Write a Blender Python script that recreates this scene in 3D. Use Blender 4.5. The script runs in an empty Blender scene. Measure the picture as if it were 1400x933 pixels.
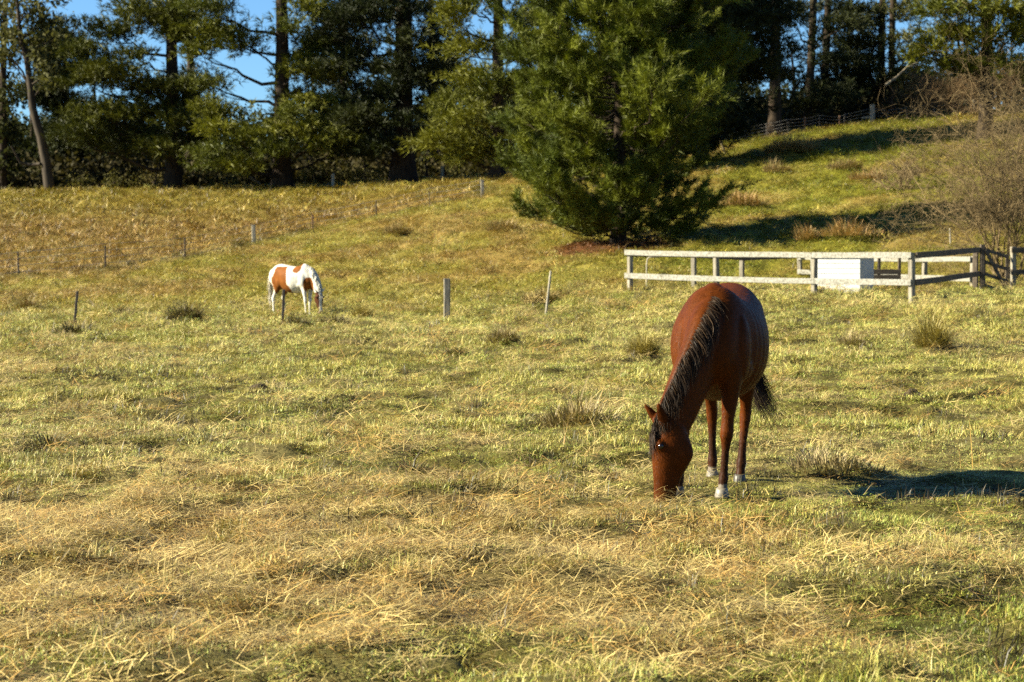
import bpy, math, random
import numpy as np
from mathutils import Vector, Matrix, Euler

# ------------------------------------------------------------------ camera, world, sun, exposure
sc = bpy.context.scene
COL = sc.collection
F = 2807.0            # focal length in photo pixels (1400 wide)
CAM_H = 1.7
HOR = 347.0           # eye level row in the photo
cam_d = bpy.data.cameras.new('camera')
cam = bpy.data.objects.new('camera', cam_d)
COL.objects.link(cam)
cam_d.sensor_width = 36.0
cam_d.lens = 36.0 * F / 1400.0
cam_d.clip_end = 3000.0
cam_d.clip_start = 0.1
cam.location = (0, 0, CAM_H)
cam.rotation_euler = (math.radians(90) - math.atan((466.5 - HOR) / F), 0, 0)
cam_d.dof.use_dof = True
cam_d.dof.focus_distance = 14.4
cam_d.dof.aperture_fstop = 5.0
sc.camera = cam

SUN_EL = math.radians(31)
SUN_AZ = math.radians(4)      # sun stands to the left, a little on the camera's side
sdir = Vector((-math.cos(SUN_EL) * math.cos(SUN_AZ), -math.cos(SUN_EL) * math.sin(SUN_AZ), math.sin(SUN_EL)))
world = bpy.data.worlds.new('World')
sc.world = world
world.use_nodes = True
wn = world.node_tree
wn.nodes.clear()
sky = wn.nodes.new('ShaderNodeTexSky')
sky.sky_type = 'NISHITA'
sky.sun_disc = False
sky.sun_elevation = SUN_EL
sky.sun_rotation = math.atan2(sdir.x, sdir.y)
sky.altitude = 600
sky.air_density = 1.0
sky.dust_density = 0.15
sky.ozone_density = 2.5
tint = wn.nodes.new('ShaderNodeMix')
tint.data_type = 'RGBA'
tint.blend_type = 'MULTIPLY'
tint.inputs[0].default_value = 1.0
tint.inputs[7].default_value = (0.42, 0.63, 0.84, 1)
bg = wn.nodes.new('ShaderNodeBackground')
bg.inputs[1].default_value = 0.05
wo = wn.nodes.new('ShaderNodeOutputWorld')
wn.links.new(sky.outputs[0], tint.inputs[6])
wn.links.new(tint.outputs[2], bg.inputs[0])
wn.links.new(bg.outputs[0], wo.inputs[0])

sun_d = bpy.data.lights.new('sun', 'SUN')
sun_d.energy = 5.0
sun_d.angle = math.radians(0.5)
sun_d.color = (1.0, 0.935, 0.73)
sun = bpy.data.objects.new('sun', sun_d)
COL.objects.link(sun)
sun.location = (-60, -10, 60)
sun.rotation_euler = (-sdir).to_track_quat('-Z', 'Y').to_euler()

sc.view_settings.view_transform = 'Standard'
sc.view_settings.look = 'None'
sc.view_settings.exposure = 2.05
sc.view_settings.gamma = 1.0
sc.view_settings.use_curve_mapping = False
sc.render.engine = 'CYCLES'
sc.cycles.use_denoising = False
sc.cycles.max_bounces = 5
sc.cycles.diffuse_bounces = 2
sc.cycles.glossy_bounces = 2
sc.cycles.transmission_bounces = 3
sc.cycles.transparent_max_bounces = 4
sc.cycles.sample_clamp_indirect = 4.0

rng = np.random.default_rng(11)
random.seed(5)


# ------------------------------------------------------------------ small helpers
def hash2(a, b, seed):
    n = (a * 374761393 + b * 668265263 + seed * 1274126177) & 0xffffffff
    n = ((n ^ (n >> 13)) * 1274126177) & 0xffffffff
    n = n ^ (n >> 16)
    return (n & 0xffff) / 65535.0


def vnoise(x, y, seed=0):
    x = np.asarray(x, float); y = np.asarray(y, float)
    xi = np.floor(x).astype(np.int64); yi = np.floor(y).astype(np.int64)
    xf = x - xi; yf = y - yi
    sx = xf * xf * (3 - 2 * xf); sy = yf * yf * (3 - 2 * yf)
    a = hash2(xi, yi, seed); b = hash2(xi + 1, yi, seed)
    c = hash2(xi, yi + 1, seed); d = hash2(xi + 1, yi + 1, seed)
    return (a + (b - a) * sx) * (1 - sy) + (c + (d - c) * sx) * sy


def fbm(x, y, seed=0, octv=4):
    t = 0; amp = 0.5; fr = 1.0; tot = 0
    for o in range(octv):
        t = t + amp * vnoise(x * fr, y * fr, seed + o * 17); tot += amp
        amp *= 0.5; fr *= 2.03
    return t / tot


def sstep(a, b, x):
    t = np.clip((np.asarray(x, float) - a) / (b - a), 0, 1)
    return t * t * (3 - 2 * t)


# terrain: heights read off along rays from the camera (columns of the photo), u = X / Y
PROF = [
    (-0.34, [(0, 0), (45, 0), (58, -0.1), (72, 0.15), (85, 0.6), (110, 2.3), (150, 6.3), (200, 8.5), (300, 12), (700, 20)]),
    (-0.249, [(0, 0), (45, 0), (58, -0.1), (72, 0.15), (85, 0.6), (110, 2.2), (150, 6.2), (200, 8.5), (300, 12), (700, 20)]),
    (-0.125, [(0, 0), (45, 0), (58, 0), (70, 0.3), (85, 0.9), (115, 2.4), (150, 6.5), (200, 8.8), (300, 12), (700, 20)]),
    (-0.014, [(0, 0), (40, 0), (52, 0.02), (62, 0.45), (80, 1.6), (100, 3.3), (120, 5.0), (146, 6.9), (200, 9), (300, 12), (700, 20)]),
    (0.053, [(0, 0), (21, 0), (38, 0.1), (56, 0.62), (66, 1.1), (78, 2.1), (100, 3.8), (138, 8.2), (170, 9.2), (300, 11), (700, 18)]),
    (0.125, [(0, 0), (21, 0), (36, 0.15), (52, 0.58), (67, 0.58), (74, 1.75), (80, 2.65), (90, 3.5), (100, 4.6), (136, 9.3), (150, 9.7), (200, 9), (700, 12)]),
    (0.196, [(0, 0), (21, 0), (34, 0.2), (47, 0.55), (63, 0.75), (70, 1.95), (76, 2.75), (80, 3.35), (88, 4.1), (100, 5.4), (140, 11.0), (155, 11.2), (200, 10), (700, 12)]),
    (0.249, [(0, 0), (21, 0), (34, 0.25), (47, 0.6), (62, 0.8), (70, 2.1), (76, 3.0), (80, 3.7), (88, 4.4), (100, 5.8), (140, 11.6), (155, 11.8), (200, 10.5), (700, 12)]),
    (0.34, [(0, 0), (21, 0), (34, 0.25), (47, 0.6), (62, 0.8), (76, 2.2), (88, 3.6), (100, 5.5), (140, 12.0), (155, 12.2), (200, 11), (700, 12)]),
]
_yg = np.arange(0, 701.0)
_tab = []
for u_, pts in PROF:
    a = np.array(pts)
    z = np.interp(_yg, a[:, 0], a[:, 1])
    k = np.exp(-0.5 * (np.arange(-12, 13) / 4.0) ** 2); k /= k.sum()
    zp = np.concatenate([np.full(12, z[0]), z, np.full(12, z[-1])])
    _tab.append(np.convolve(zp, k, 'valid'))
_tab = np.array(_tab)
_pu = np.array([p[0] for p in PROF])
_ug = np.linspace(-0.34, 0.34, 121)
_T = np.array([[0.0]] * 0)
_T = np.stack([np.interp(_ug, _pu, _tab[:, j]) for j in range(len(_yg))], 1)
_k = np.exp(-0.5 * (np.arange(-8, 9) / 3.5) ** 2); _k /= _k.sum()
_Tp = np.concatenate([np.repeat(_T[:1], 8, 0), _T, np.repeat(_T[-1:], 8, 0)])
_T = sum(_k[i] * _Tp[i:i + 121] for i in range(17))

TUSS = []      # (x, y, radius, height) bumps added under the tussocks


def base_z(X, Y):
    X = np.asarray(X, float); Y = np.asarray(Y, float)
    Yc = np.clip(Y, 0, 699.0)
    u = np.clip(X / np.maximum(Y, 12.0), -0.3399, 0.3399)
    fu = (u + 0.34) / 0.68 * 120
    iu = np.clip(np.floor(fu).astype(int), 0, 119); tu = fu - iu
    iy = np.clip(np.floor(Yc).astype(int), 0, 699); ty = Yc - iy
    return ((_T[iu, iy] * (1 - tu) + _T[iu + 1, iy] * tu) * (1 - ty) +
            (_T[iu, iy + 1] * (1 - tu) + _T[iu + 1, iy + 1] * tu) * ty)


def lump(X, Y):
    """small hummocks of the grazed sward, 0..1"""
    return fbm(np.asarray(X, float) / 0.50 + 3, np.asarray(Y, float) / 0.46, 9, 3)


def trodden(X, Y):
    """short, trodden turf where the bay horse grazes"""
    return np.maximum(np.exp(-(((X - 3.0) / 2.6) ** 2 + ((Y - 14.9) / 1.5) ** 2) ** 2), np.exp(-(((X - 1.1) / .8) ** 2 + ((Y - 13.7) / .9) ** 2) ** 2))


def ground_z(X, Y):
    X = np.asarray(X, float); Y = np.asarray(Y, float)
    z = base_z(X, Y)
    far = sstep(18, 60, Y)
    q = 1 - 0.75 * trodden(X, Y)
    z = z + (fbm(X / 2.2, Y / 2.6, 3, 3) - 0.5) * (0.10 + 0.22 * far) * q
    z = z + (sstep(0.30, 0.72, lump(X, Y)) - 0.45) * (0.12 + 0.11 * far) * q
    z = z + (np.abs(fbm(X / 0.9 + 5, Y / 0.9, 29, 2) - 0.5) * -0.10 + 0.02)
    z = z + (fbm(X / 0.21, Y / 0.24, 19, 2) - 0.5) * 0.05 * (1 - sstep(25, 45, Y))
    for (tx, ty, r, h) in TUSS:
        d2 = ((X - tx) ** 2 + (Y - ty) ** 2) / (r * r)
        z = z + h * np.exp(-d2 * 1.6)
    # the pasture is level where the near horse stands
    return z


def gz(x, y):
    return float(ground_z(np.array([x]), np.array([y]))[0])


def X_at(px, Y):
    return (px - 700.0) / F * Y


def Z_at(py, Y):
    return CAM_H + (HOR - py) / F * Y


def ground_hit(px, py, lo=6.0, hi=180.0, first=True):
    """where the photo ray through a pixel meets the bare ground."""
    Y = np.geomspace(lo, hi, 4000)
    zr = CAM_H + (HOR - py) / F * Y
    zg = base_z((px - 700.0) / F * Y, Y)
    idx = np.nonzero(zr <= zg)[0]
    i = idx[0] if len(idx) else len(Y) - 1
    return float((px - 700.0) / F * Y[i]), float(Y[i])


WF = []     # posts of the wire fence that climbs across the far field
for (px_, py_, kind_, h_) in [(-60, 388, 'steel', 1.1), (26, 380, 'steel', 1.1), (144, 371, 'steel', 1.0), (253, 356, 'steel', 1.1), (348, 335, 'wood', 1.1), (428, 316, 'rust', 1.0), (515, 300, 'steel', 1.1), (588, 282, 'steel', 1.0), (660, 270, 'wood', 1.1)]:
    WF.append((px_, ground_hit(px_, py_, lo=60)[1], kind_, h_))
_wy = np.array([w[1] for w in WF]); _wu = np.array([(w[0] - 700.0) / F for w in WF])
_wo = np.argsort(_wy); _wy = _wy[_wo]; _wu = _wu[_wo]


def fence_u(Y):
    return np.interp(Y, _wy, _wu)


def left_field(X, Y):
    """1 in the far field left of the wire fence"""
    u = np.asarray(X, float) / np.maximum(Y, 5)
    return sstep(0.012, -0.012, u - fence_u(Y) - (np.asarray(Y) < 78) * 0.0) * sstep(66, 78, Y)


# regions of the pasture: base colours
def ground_colour(X, Y):
    """albedo of the sward at a place (linear)."""
    X = np.asarray(X, float); Y = np.asarray(Y, float)
    u = X / np.maximum(Y, 5)
    n1 = fbm(X / 2.5, Y / 3.5, 41, 4); n2 = fbm(X / 0.6, Y / 0.8, 57, 3)
    n3 = fbm(X / 9, Y / 9, 71, 3)
    green = np.array([0.205, 0.200, 0.038]); straw = np.array([0.350, 0.305, 0.122]); olive = np.array([0.285, 0.258, 0.066])
    tan = np.array([0.245, 0.168, 0.050]); hill = np.array([0.150, 0.146, 0.013]); gold = np.array([0.225, 0.180, 0.032])
    redlit = np.array([0.13, 0.055, 0.020])

    def mix(a, b, t):
        return a + (b - a) * t[..., None]
    c = np.broadcast_to(olive, X.shape + (3,)).copy()
    c = mix(c, green, sstep(0.46, 0.66, n1) * 0.8)
    c = mix(c, straw, sstep(0.52, 0.68, 1 - n1) * 0.75)
    # band of cut straw in the foreground
    nb = fbm(X / 1.6, Y / 1.6, 91, 3)
    st = sstep(8.0, 9.2, Y + (nb - .5) * 2) * sstep(15.5, 12.2, Y + (nb - .5) * 4 + np.maximum(X, -1.2) * 0.8) * sstep(2.1, 0.5, X + (nb - 0.5) * 2)
    c = mix(c, straw * np.array([.92, .80, .70]), st * 0.9)
    st2 = sstep(0.60, 0.72, fbm(X / 1.3 + 9, Y / 2.2, 15, 3)) * sstep(30, 14, Y)
    c = mix(c, straw, st2 * 0.6)
    # right foreground greener
    gr = sstep(0.2, 1.8, X) * sstep(17, 13, Y)
    c = mix(c, green * 1.05, gr * 0.6)
    # far
    f = sstep(50, 66, Y)
    c = mix(c, gold, f * 0.75)
    c = mix(c, tan * np.array([.95, .92, 1]), f * sstep(.42, .62, fbm(X / 3.0, Y / 5.0, 88, 3)) * .75)
    left = left_field(X, Y)
    c = mix(c, tan, left * sstep(152, 132, Y + (n3 - .5) * 20))
    c = mix(c, gold, sstep(118, 138, Y) * left * 0.8)
    hl = sstep(0.02, 0.09, u) * sstep(58, 70, Y)
    c = mix(c, hill, hl * (0.95 - 0.35 * sstep(.45, .65, n1)))
    tn = hl * sstep(0.56, 0.66, fbm(X / 5 + 3, Y / 4, 33, 3))
    c = mix(c, tan * 1.1, tn * 0.7)
    # needle litter under the young pine
    px, py = X_at(838, 78), 76.5
    d = np.sqrt(((X - px) / 3.2) ** 2 + ((Y - py) / 3.2) ** 2)
    c = mix(c, redlit, sstep(1.1, 0.55, d + (n1 - .5) * .8))
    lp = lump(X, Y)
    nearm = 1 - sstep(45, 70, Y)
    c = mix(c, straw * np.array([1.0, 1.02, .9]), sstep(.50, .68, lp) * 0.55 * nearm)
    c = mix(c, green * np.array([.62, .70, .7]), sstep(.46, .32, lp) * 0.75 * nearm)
    rk = np.exp(-((u - fence_u(Y)) / 0.006) ** 2) * sstep(75, 85, Y) * sstep(135, 125, Y)
    c = mix(c, np.array([0.10, 0.085, 0.02]), rk * .8)
    c = c * (0.80 + 0.4 * n2)[..., None]
    return c


# ------------------------------------------------------------------ mesh + material helpers
def new_mesh(name, V, Fc, col=None, smooth=False, uvattr=None):
    """V (n,3); Fc (m,k) array of faces or list of faces."""
    me = bpy.data.meshes.new(name)
    V = np.asarray(V, np.float32)
    if isinstance(Fc, np.ndarray):
        m, k = Fc.shape
        me.vertices.add(len(V)); me.vertices.foreach_set('co', V.ravel())
        me.loops.add(m * k); me.loops.foreach_set('vertex_index', Fc.astype(np.int32).ravel())
        me.polygons.add(m)
        me.polygons.foreach_set('loop_start', np.arange(0, m * k, k, dtype=np.int32))
        me.polygons.foreach_set('loop_total', np.full(m, k, dtype=np.int32))
        me.update(calc_edges=True)
    else:
        me.from_pydata(V.tolist(), [], [list(f) for f in Fc])
        me.update()
    if col is not None:
        at = me.color_attributes.new('col', 'FLOAT_COLOR', 'POINT')
        c4 = np.ones((len(V), 4), np.float32); c4[:, :3] = col
        at.data.foreach_set('color', c4.ravel())
    if smooth:
        me.polygons.foreach_set('use_smooth', np.ones(len(me.polygons), dtype=bool))
    return me


def link(name, me, mat=None, parent=None, loc=None):
    o = bpy.data.objects.new(name, me)
    COL.objects.link(o)
    if mat is not None and me is not None and len(me.materials) == 0:
        me.materials.append(mat)
    if parent is not None:
        o.parent = parent
    if loc is not None:
        o.location = loc
    return o


def empty(name, loc=(0, 0, 0), rz=0.0):
    o = bpy.data.objects.new(name, None)
    o.empty_display_size = 0.2
    COL.objects.link(o)
    o.location = loc
    o.rotation_euler = (0, 0, rz)
    return o


def tag(o, label, cat, group=None):
    o['label'] = label; o['category'] = cat
    if group:
        o['group'] = group
    return o


def nodemat(name):
    m = bpy.data.materials.new(name); m.use_nodes = True
    nt = m.node_tree
    b = nt.nodes['Principled BSDF']
    return m, nt, b


def set_in(b, **kw):
    for k, v in kw.items():
        b.inputs[k.replace('_', ' ')].default_value = v


def mat_leaf(name, attr='col', attr_type='GEOMETRY', transl=0.3, rough=0.55, inst=None, tcol=(1.1, 1.15, 0.6), spec=0.3):
    """leaf material: colour attribute, optional instancer colour, part of the light passes through."""
    m, nt, b = nodemat(name)
    at = nt.nodes.new('ShaderNodeAttribute'); at.attribute_name = attr
    out = nt.nodes['Material Output']
    colr = at.outputs['Color']
    if inst:
        ai = nt.nodes.new('ShaderNodeAttribute'); ai.attribute_name = inst; ai.attribute_type = 'INSTANCER'
        mx = nt.nodes.new('ShaderNodeMix'); mx.data_type = 'RGBA'; mx.blend_type = 'MULTIPLY'; mx.inputs[0].default_value = 1
        nt.links.new(colr, mx.inputs[6]); nt.links.new(ai.outputs['Color'], mx.inputs[7])
        colr = mx.outputs[2]
    nt.links.new(colr, b.inputs['Base Color'])
    set_in(b, Roughness=rough)
    b.inputs['Specular IOR Level'].default_value = spec
    tr = nt.nodes.new('ShaderNodeBsdfTranslucent')
    t2 = nt.nodes.new('ShaderNodeMix'); t2.data_type = 'RGBA'; t2.blend_type = 'MULTIPLY'; t2.inputs[0].default_value = 1
    t2.inputs[7].default_value = (*tcol, 1)
    nt.links.new(colr, t2.inputs[6]); nt.links.new(t2.outputs[2], tr.inputs[0])
    ms = nt.nodes.new('ShaderNodeMixShader'); ms.inputs[0].default_value = transl
    nt.links.new(b.outputs[0], ms.inputs[1]); nt.links.new(tr.outputs[0], ms.inputs[2])
    nt.links.new(ms.outputs[0], out.inputs[0])
    return m


def mat_noise(name, c1, c2, scale=(8, 8, 8), rough=0.8, bump=0.3, bscale=None, detail=5, spec=0.2):
    m, nt, b = nodemat(name)
    tc = nt.nodes.new('ShaderNodeTexCoord')
    mp = nt.nodes.new('ShaderNodeMapping'); mp.inputs['Scale'].default_value = scale
    nz = nt.nodes.new('ShaderNodeTexNoise'); nz.inputs['Scale'].default_value = 1.0; nz.inputs['Detail'].default_value = detail
    nz.inputs['Roughness'].default_value = 0.65
    rp = nt.nodes.new('ShaderNodeValToRGB')
    rp.color_ramp.elements[0].position = 0.32; rp.color_ramp.elements[0].color = (*c1, 1)
    rp.color_ramp.elements[1].position = 0.68; rp.color_ramp.elements[1].color = (*c2, 1)
    nt.links.new(tc.outputs['Object'], mp.inputs[0]); nt.links.new(mp.outputs[0], nz.inputs['Vector'])
    nt.links.new(nz.outputs['Fac'], rp.inputs[0]); nt.links.new(rp.outputs[0], b.inputs['Base Color'])
    set_in(b, Roughness=rough)
    b.inputs['Specular IOR Level'].default_value = spec
    if bump:
        bp = nt.nodes.new('ShaderNodeBump'); bp.inputs['Strength'].default_value = bump; bp.inputs['Distance'].default_value = 0.02
        nt.links.new(nz.outputs['Fac'], bp.inputs['Height']); nt.links.new(bp.outputs[0], b.inputs['Normal'])
    return m


M = {}
M['grass'] = mat_leaf('grass_blades', 'col', inst='gcol', transl=0.12, rough=0.5, tcol=(1.1, 1.05, 0.6), spec=0.35)
M['tussock'] = mat_leaf('tussock_blades', 'col', transl=0.12, rough=0.6, tcol=(1.1, 1.05, 0.6))
M['needles'] = mat_leaf('pine_needles', 'col', transl=0.12, rough=0.55, tcol=(1.2, 1.25, 0.45), spec=0.15)
M['gum'] = mat_leaf('gum_leaves', 'col', transl=0.25, rough=0.7, tcol=(1.15, 1.15, 0.6), spec=0.06)
M['bark'] = mat_noise('pine_bark', (0.012, 0.008, 0.005), (0.050, 0.034, 0.021), (5, 5, 1.2), 0.95, 0.8)
M['gumbark'] = mat_noise('gum_bark', (0.018, 0.013, 0.009), (0.062, 0.046, 0.030), (3, 3, 0.8), 0.9, 0.3)
M['twig'] = mat_noise('bare_twigs', (0.055, 0.036, 0.016), (0.22, 0.155, 0.070), (3, 3, 3), 0.9, 0.0)
M['twigdark'] = mat_noise('brush_twigs', (0.07, 0.04, 0.018), (0.19, 0.12, 0.055), (4, 4, 4), 0.9, 0.0)
M['rail'] = mat_noise('weathered_white_rail', (0.085, 0.078, 0.06), (0.29, 0.275, 0.232), (1.7, 22, 22), 0.85, 0.25)
M['post'] = mat_noise('grey_weathered_post', (0.11, 0.095, 0.07), (0.26, 0.23, 0.175), (14, 14, 2.5), 0.9, 0.4)
M['palepost'] = mat_noise('pale_post', (0.19, 0.17, 0.12), (0.34, 0.30, 0.23), (14, 14, 2.5), 0.9, 0.3)
M['oldtimber_shade'] = mat_noise('dark_old_timber_and_rail_shade', (0.045, 0.034, 0.024), (0.13, 0.10, 0.07), (3, 12, 12), 0.9, 0.4)  # timber of gate and hurdle; also paints the shade on paddock side rails
M['steel'] = mat_noise('dull_steel_stake', (0.035, 0.028, 0.022), (0.09, 0.07, 0.055), (20, 20, 6), 0.6, 0.1)
M['rust'] = mat_noise('rusty_steel_stake', (0.09, 0.045, 0.025), (0.2, 0.11, 0.06), (20, 20, 6), 0.8, 0.1)
M['wire'] = mat_noise('fence_wire', (0.16, 0.15, 0.13), (0.28, 0.26, 0.23), (8, 8, 8), 0.5, 0.0)
M['whitesheet'] = mat_noise('white_painted_sheet', (0.33, 0.33, 0.315), (0.42, 0.42, 0.41), (3, 3, 3), 0.5, 0.02)
M['dung'] = mat_noise('dung', (0.016, 0.011, 0.006), (0.085, 0.060, 0.030), (18, 18, 18), 0.95, 0.6)
M['deadwood'] = mat_noise('dead_wood', (0.12, 0.09, 0.055), (0.26, 0.21, 0.14), (10, 10, 3), 0.9, 0.3)

# ground material: colour attribute with fine procedural thatch
m, nt, b = nodemat('pasture_ground')
at = nt.nodes.new('ShaderNodeAttribute'); at.attribute_name = 'col'
tc = nt.nodes.new('ShaderNodeTexCoord')
nz = nt.nodes.new('ShaderNodeTexNoise'); nz.inputs['Scale'].default_value = 14; nz.inputs['Detail'].default_value = 8; nz.inputs['Roughness'].default_value = 0.7
nz2 = nt.nodes.new('ShaderNodeTexNoise'); nz2.inputs['Scale'].default_value = 1.7; nz2.inputs['Detail'].default_value = 6
rp = nt.nodes.new('ShaderNodeValToRGB')
rp.color_ramp.elements[0].position = 0.30; rp.color_ramp.elements[0].color = (0.34, 0.31, 0.24, 1)
rp.color_ramp.elements[1].position = 0.70; rp.color_ramp.elements[1].color = (1.08, 1.05, 0.98, 1)
mx = nt.nodes.new('ShaderNodeMix'); mx.data_type = 'RGBA'; mx.blend_type = 'MULTIPLY'; mx.inputs[0].default_value = 1
mx2 = nt.nodes.new('ShaderNodeMix'); mx2.data_type = 'RGBA'; mx2.blend_type = 'OVERLAY'; mx2.inputs[0].default_value = 0.45
nt.links.new(tc.outputs['Object'], nz.inputs['Vector']); nt.links.new(tc.outputs['Object'], nz2.inputs['Vector'])
nt.links.new(nz.outputs['Fac'], rp.inputs[0])
nt.links.new(at.outputs['Color'], mx.inputs[6]); nt.links.new(rp.outputs[0], mx.inputs[7])
nt.links.new(mx.outputs[2], mx2.inputs[6]); nt.links.new(nz2.outputs['Fac'], mx2.inputs[7])
nt.links.new(mx2.outputs[2], b.inputs['Base Color'])
set_in(b, Roughness=0.95); b.inputs['Specular IOR Level'].default_value = 0.1
bp = nt.nodes.new('ShaderNodeBump'); bp.inputs['Strength'].default_value = 0.8; bp.inputs['Distance'].default_value = 0.05
nt.links.new(nz.outputs['Fac'], bp.inputs['Height']); nt.links.new(bp.outputs[0], b.inputs['Normal'])
M['ground'] = m

# ------------------------------------------------------------------ tussock places (photo pixel, size) -> bumps in the ground
TSPOT = [  # px, py(base), width m, height m, kind, label
    (103, 462, 1.00, 0.34, 'dark', 'wide dark tussock at the foot of the leaning thin stake'),
    (168, 440, 0.62, 0.30, 'dark', 'small dark tussock between the leaning stake and the rounder tussock'),
    (252, 447, 0.85, 0.42, 'dark', 'round dark tussock midway between the leaning stake and the pinto'),
    (38, 428, 0.70, 0.34, 'brown', 'brown tussock nearest the left edge above the leaning stake'),
    (405, 452, 0.80, 0.26, 'dark', 'low dark tussock beside the straight thin stake below the pinto'),
    (458, 452, 0.75, 0.26, 'dark', 'low dark tussock right of the straight stake under the pinto head'),
    (494, 440, 0.45, 0.42, 'gold', 'upright golden tussock just right of the grazing pinto'),
    (598, 476, 0.42, 0.20, 'dark', 'small dark tussock below the square grey post'),
    (625, 492, 0.55, 0.16, 'dark', 'flat dark tussock in the open below the square grey post'),
    (687, 480, 0.50, 0.24, 'dry', 'shaggy dry tussock between the square post and the leaning pale stake'),
    (878, 493, 0.45, 0.28, 'gold', 'pale golden tussock left of the bay horse shoulder'),
    (790, 590, 0.85, 0.24, 'dry', 'large shaggy dry tussock left of the bay horse head'),
    (1275, 488, 0.48, 0.42, 'gold', 'tall golden tussock with dark side in front of the rail fence corner'),
    (1165, 474, 0.50, 0.22, 'dry', 'dry tussock in the open between the bay horse and golden tussock'),
    (1140, 650, 0.75, 0.16, 'dry', 'dry tussock at the edge of the bay horse shadow'),
    (740, 420, 0.95, 0.34, 'brown', 'broad brown tussock behind the leaning pale stake'),
    (770, 410, 0.55, 0.30, 'dark', 'dark tussock right of the leaning pale stake'),
    (430, 650, 0.55, 0.12, 'dark', 'low dark hummock in the open left foreground'),
    (838, 662, 0.28, 0.10, 'dark', 'small dark tuft close to the bay horse nose'),
    (65, 618, 0.50, 0.14, 'dark', 'dark hummock by the left edge of the near pasture'),
    (560, 645, 0.50, 0.12, 'dark', 'low dark hummock in the middle of the near pasture'),
    (545, 328, 1.3, 0.5, 'brown', 'brown tussock on the slope above and right of the pinto'),
    (690, 320, 1.6, 0.6, 'brown', 'brown tussock left of the young pine'),
    (1100, 215, 1.4, 0.9, 'tan', 'tall tan tussock below the shadow near the hilltop, right one of three'),
    (1078, 217, 1.3, 1.0, 'tan', 'tall tan tussock below the hilltop shadow, middle one of three'),
    (1058, 216, 1.1, 0.7, 'tan', 'tan tussock below the hilltop shadow, left one of three'),
    (1060, 242, 1.5, 0.5, 'brown', 'brown tussock on the hillside right of the young pine'),
    (1155, 238, 1.8, 0.5, 'brown', 'brown tussock in the middle of the right hillside'),
    (1010, 288, 2.4, 0.6, 'tan', 'wide tan tussock at the top edge of the young pine shadow'),
    (1160, 336, 2.0, 0.5, 'tan', 'tan tussock right above the white rail fence, right one'),
    (1105, 336, 0.9, 0.5, 'tan', 'small tan tussock right above the white rail fence, left one'),
    (1185, 252, 2.0, 0.45, 'tan', 'tan patch tussock on the hillside left of the bare shrub'),
]


tuss_xy = []
for (px, py, w, h, kind, lab) in TSPOT:
    x, y = ground_hit(px, py)
    h = h * 1.25
    tuss_xy.append((x, y, w, h, kind, lab))
    TUSS.append((x, y, w * 0.5, h * 0.42))

# ------------------------------------------------------------------ ground sheet
rows = np.concatenate([np.linspace(-60, 5.5, 24), np.geomspace(6, 175, 580), np.geomspace(178, 1500, 50)])
cs = np.linspace(-1, 1, 205)
extra = np.array([1.12, 1.3, 1.6, 2.1, 3.0, 4.5, 7.0])
cols = np.concatenate([-extra[::-1], cs, extra]) * 0.33
Yg, Ug = np.meshgrid(rows, cols, indexing='ij')
Wg = np.where(Yg < 6, 6.0, Yg)
Xg = Ug * Wg * np.where(np.abs(Ug) > 0.34, 1 + 40.0 / np.maximum(Wg, 10), 1.0)
Zg = ground_z(Xg, Yg)
V = np.stack([Xg, Yg, Zg], -1).reshape(-1, 3)
nr, nc = Yg.shape
ii = np.arange(nr * nc).reshape(nr, nc)
Fq = np.stack([ii[:-1, :-1], ii[:-1, 1:], ii[1:, 1:], ii[1:, :-1]], -1).reshape(-1, 4)
gc = ground_colour(V[:, 0], V[:, 1])
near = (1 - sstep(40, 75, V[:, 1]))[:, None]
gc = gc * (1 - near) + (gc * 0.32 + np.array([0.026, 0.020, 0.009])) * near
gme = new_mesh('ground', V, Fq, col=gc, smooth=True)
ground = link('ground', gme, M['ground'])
ground['kind'] = 'structure'


# ------------------------------------------------------------------ grass blades (instanced clumps)
def blade_patch(n, R, hmin, hmax, w, lean, tint_fn, seed, lie=0.0, curl=0.5):
    r = np.random.default_rng(seed)
    ang = r.uniform(0, 2 * np.pi, n); rad = R * np.sqrt(r.uniform(0, 1, n))
    bx = rad * np.cos(ang); by = rad * np.sin(ang)
    h = r.uniform(hmin, hmax, n)
    az = r.uniform(0, 2 * np.pi, n)
    tilt = np.abs(r.normal(0, lean, n)) + lie
    tilt = np.clip(tilt, 0, 1.5)
    d = np.stack([np.cos(az) * np.sin(tilt), np.sin(az) * np.sin(tilt), np.cos(tilt)], -1)
    t2 = np.clip(tilt + curl * r.uniform(0.2, 1, n), 0, 1.62)
    d2 = np.stack([np.cos(az) * np.sin(t2), np.sin(az) * np.sin(t2), np.cos(t2)], -1)
    side_az = az + np.pi / 2 + r.normal(0, 0.5, n)
    s = np.stack([np.cos(side_az), np.sin(side_az), np.zeros(n)], -1)
    ww = (w * r.uniform(0.6, 1.4, n))[:, None]
    p0 = np.stack([bx, by, np.full(n, -0.01)], -1)
    if lie > 0.8:
        p0[:, 2] = r.uniform(0.005, 0.05, n)
    p1 = p0 + d * (h * 0.55)[:, None]
    p2 = p1 + d2 * (h * 0.45)[:, None]
    V = np.stack([p0 - s * ww, p0 + s * ww, p1 - s * ww * .8, p1 + s * ww * .8, p2], 1).reshape(-1, 3)
    k = np.arange(n)[:, None] * 5
    Fc = np.concatenate([k + [0, 1, 3], k + [0, 3, 2], k + [2, 3, 4]], 0)
    C = np.repeat(tint_fn(r, n), 5, 0)
    return V, Fc, C


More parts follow.
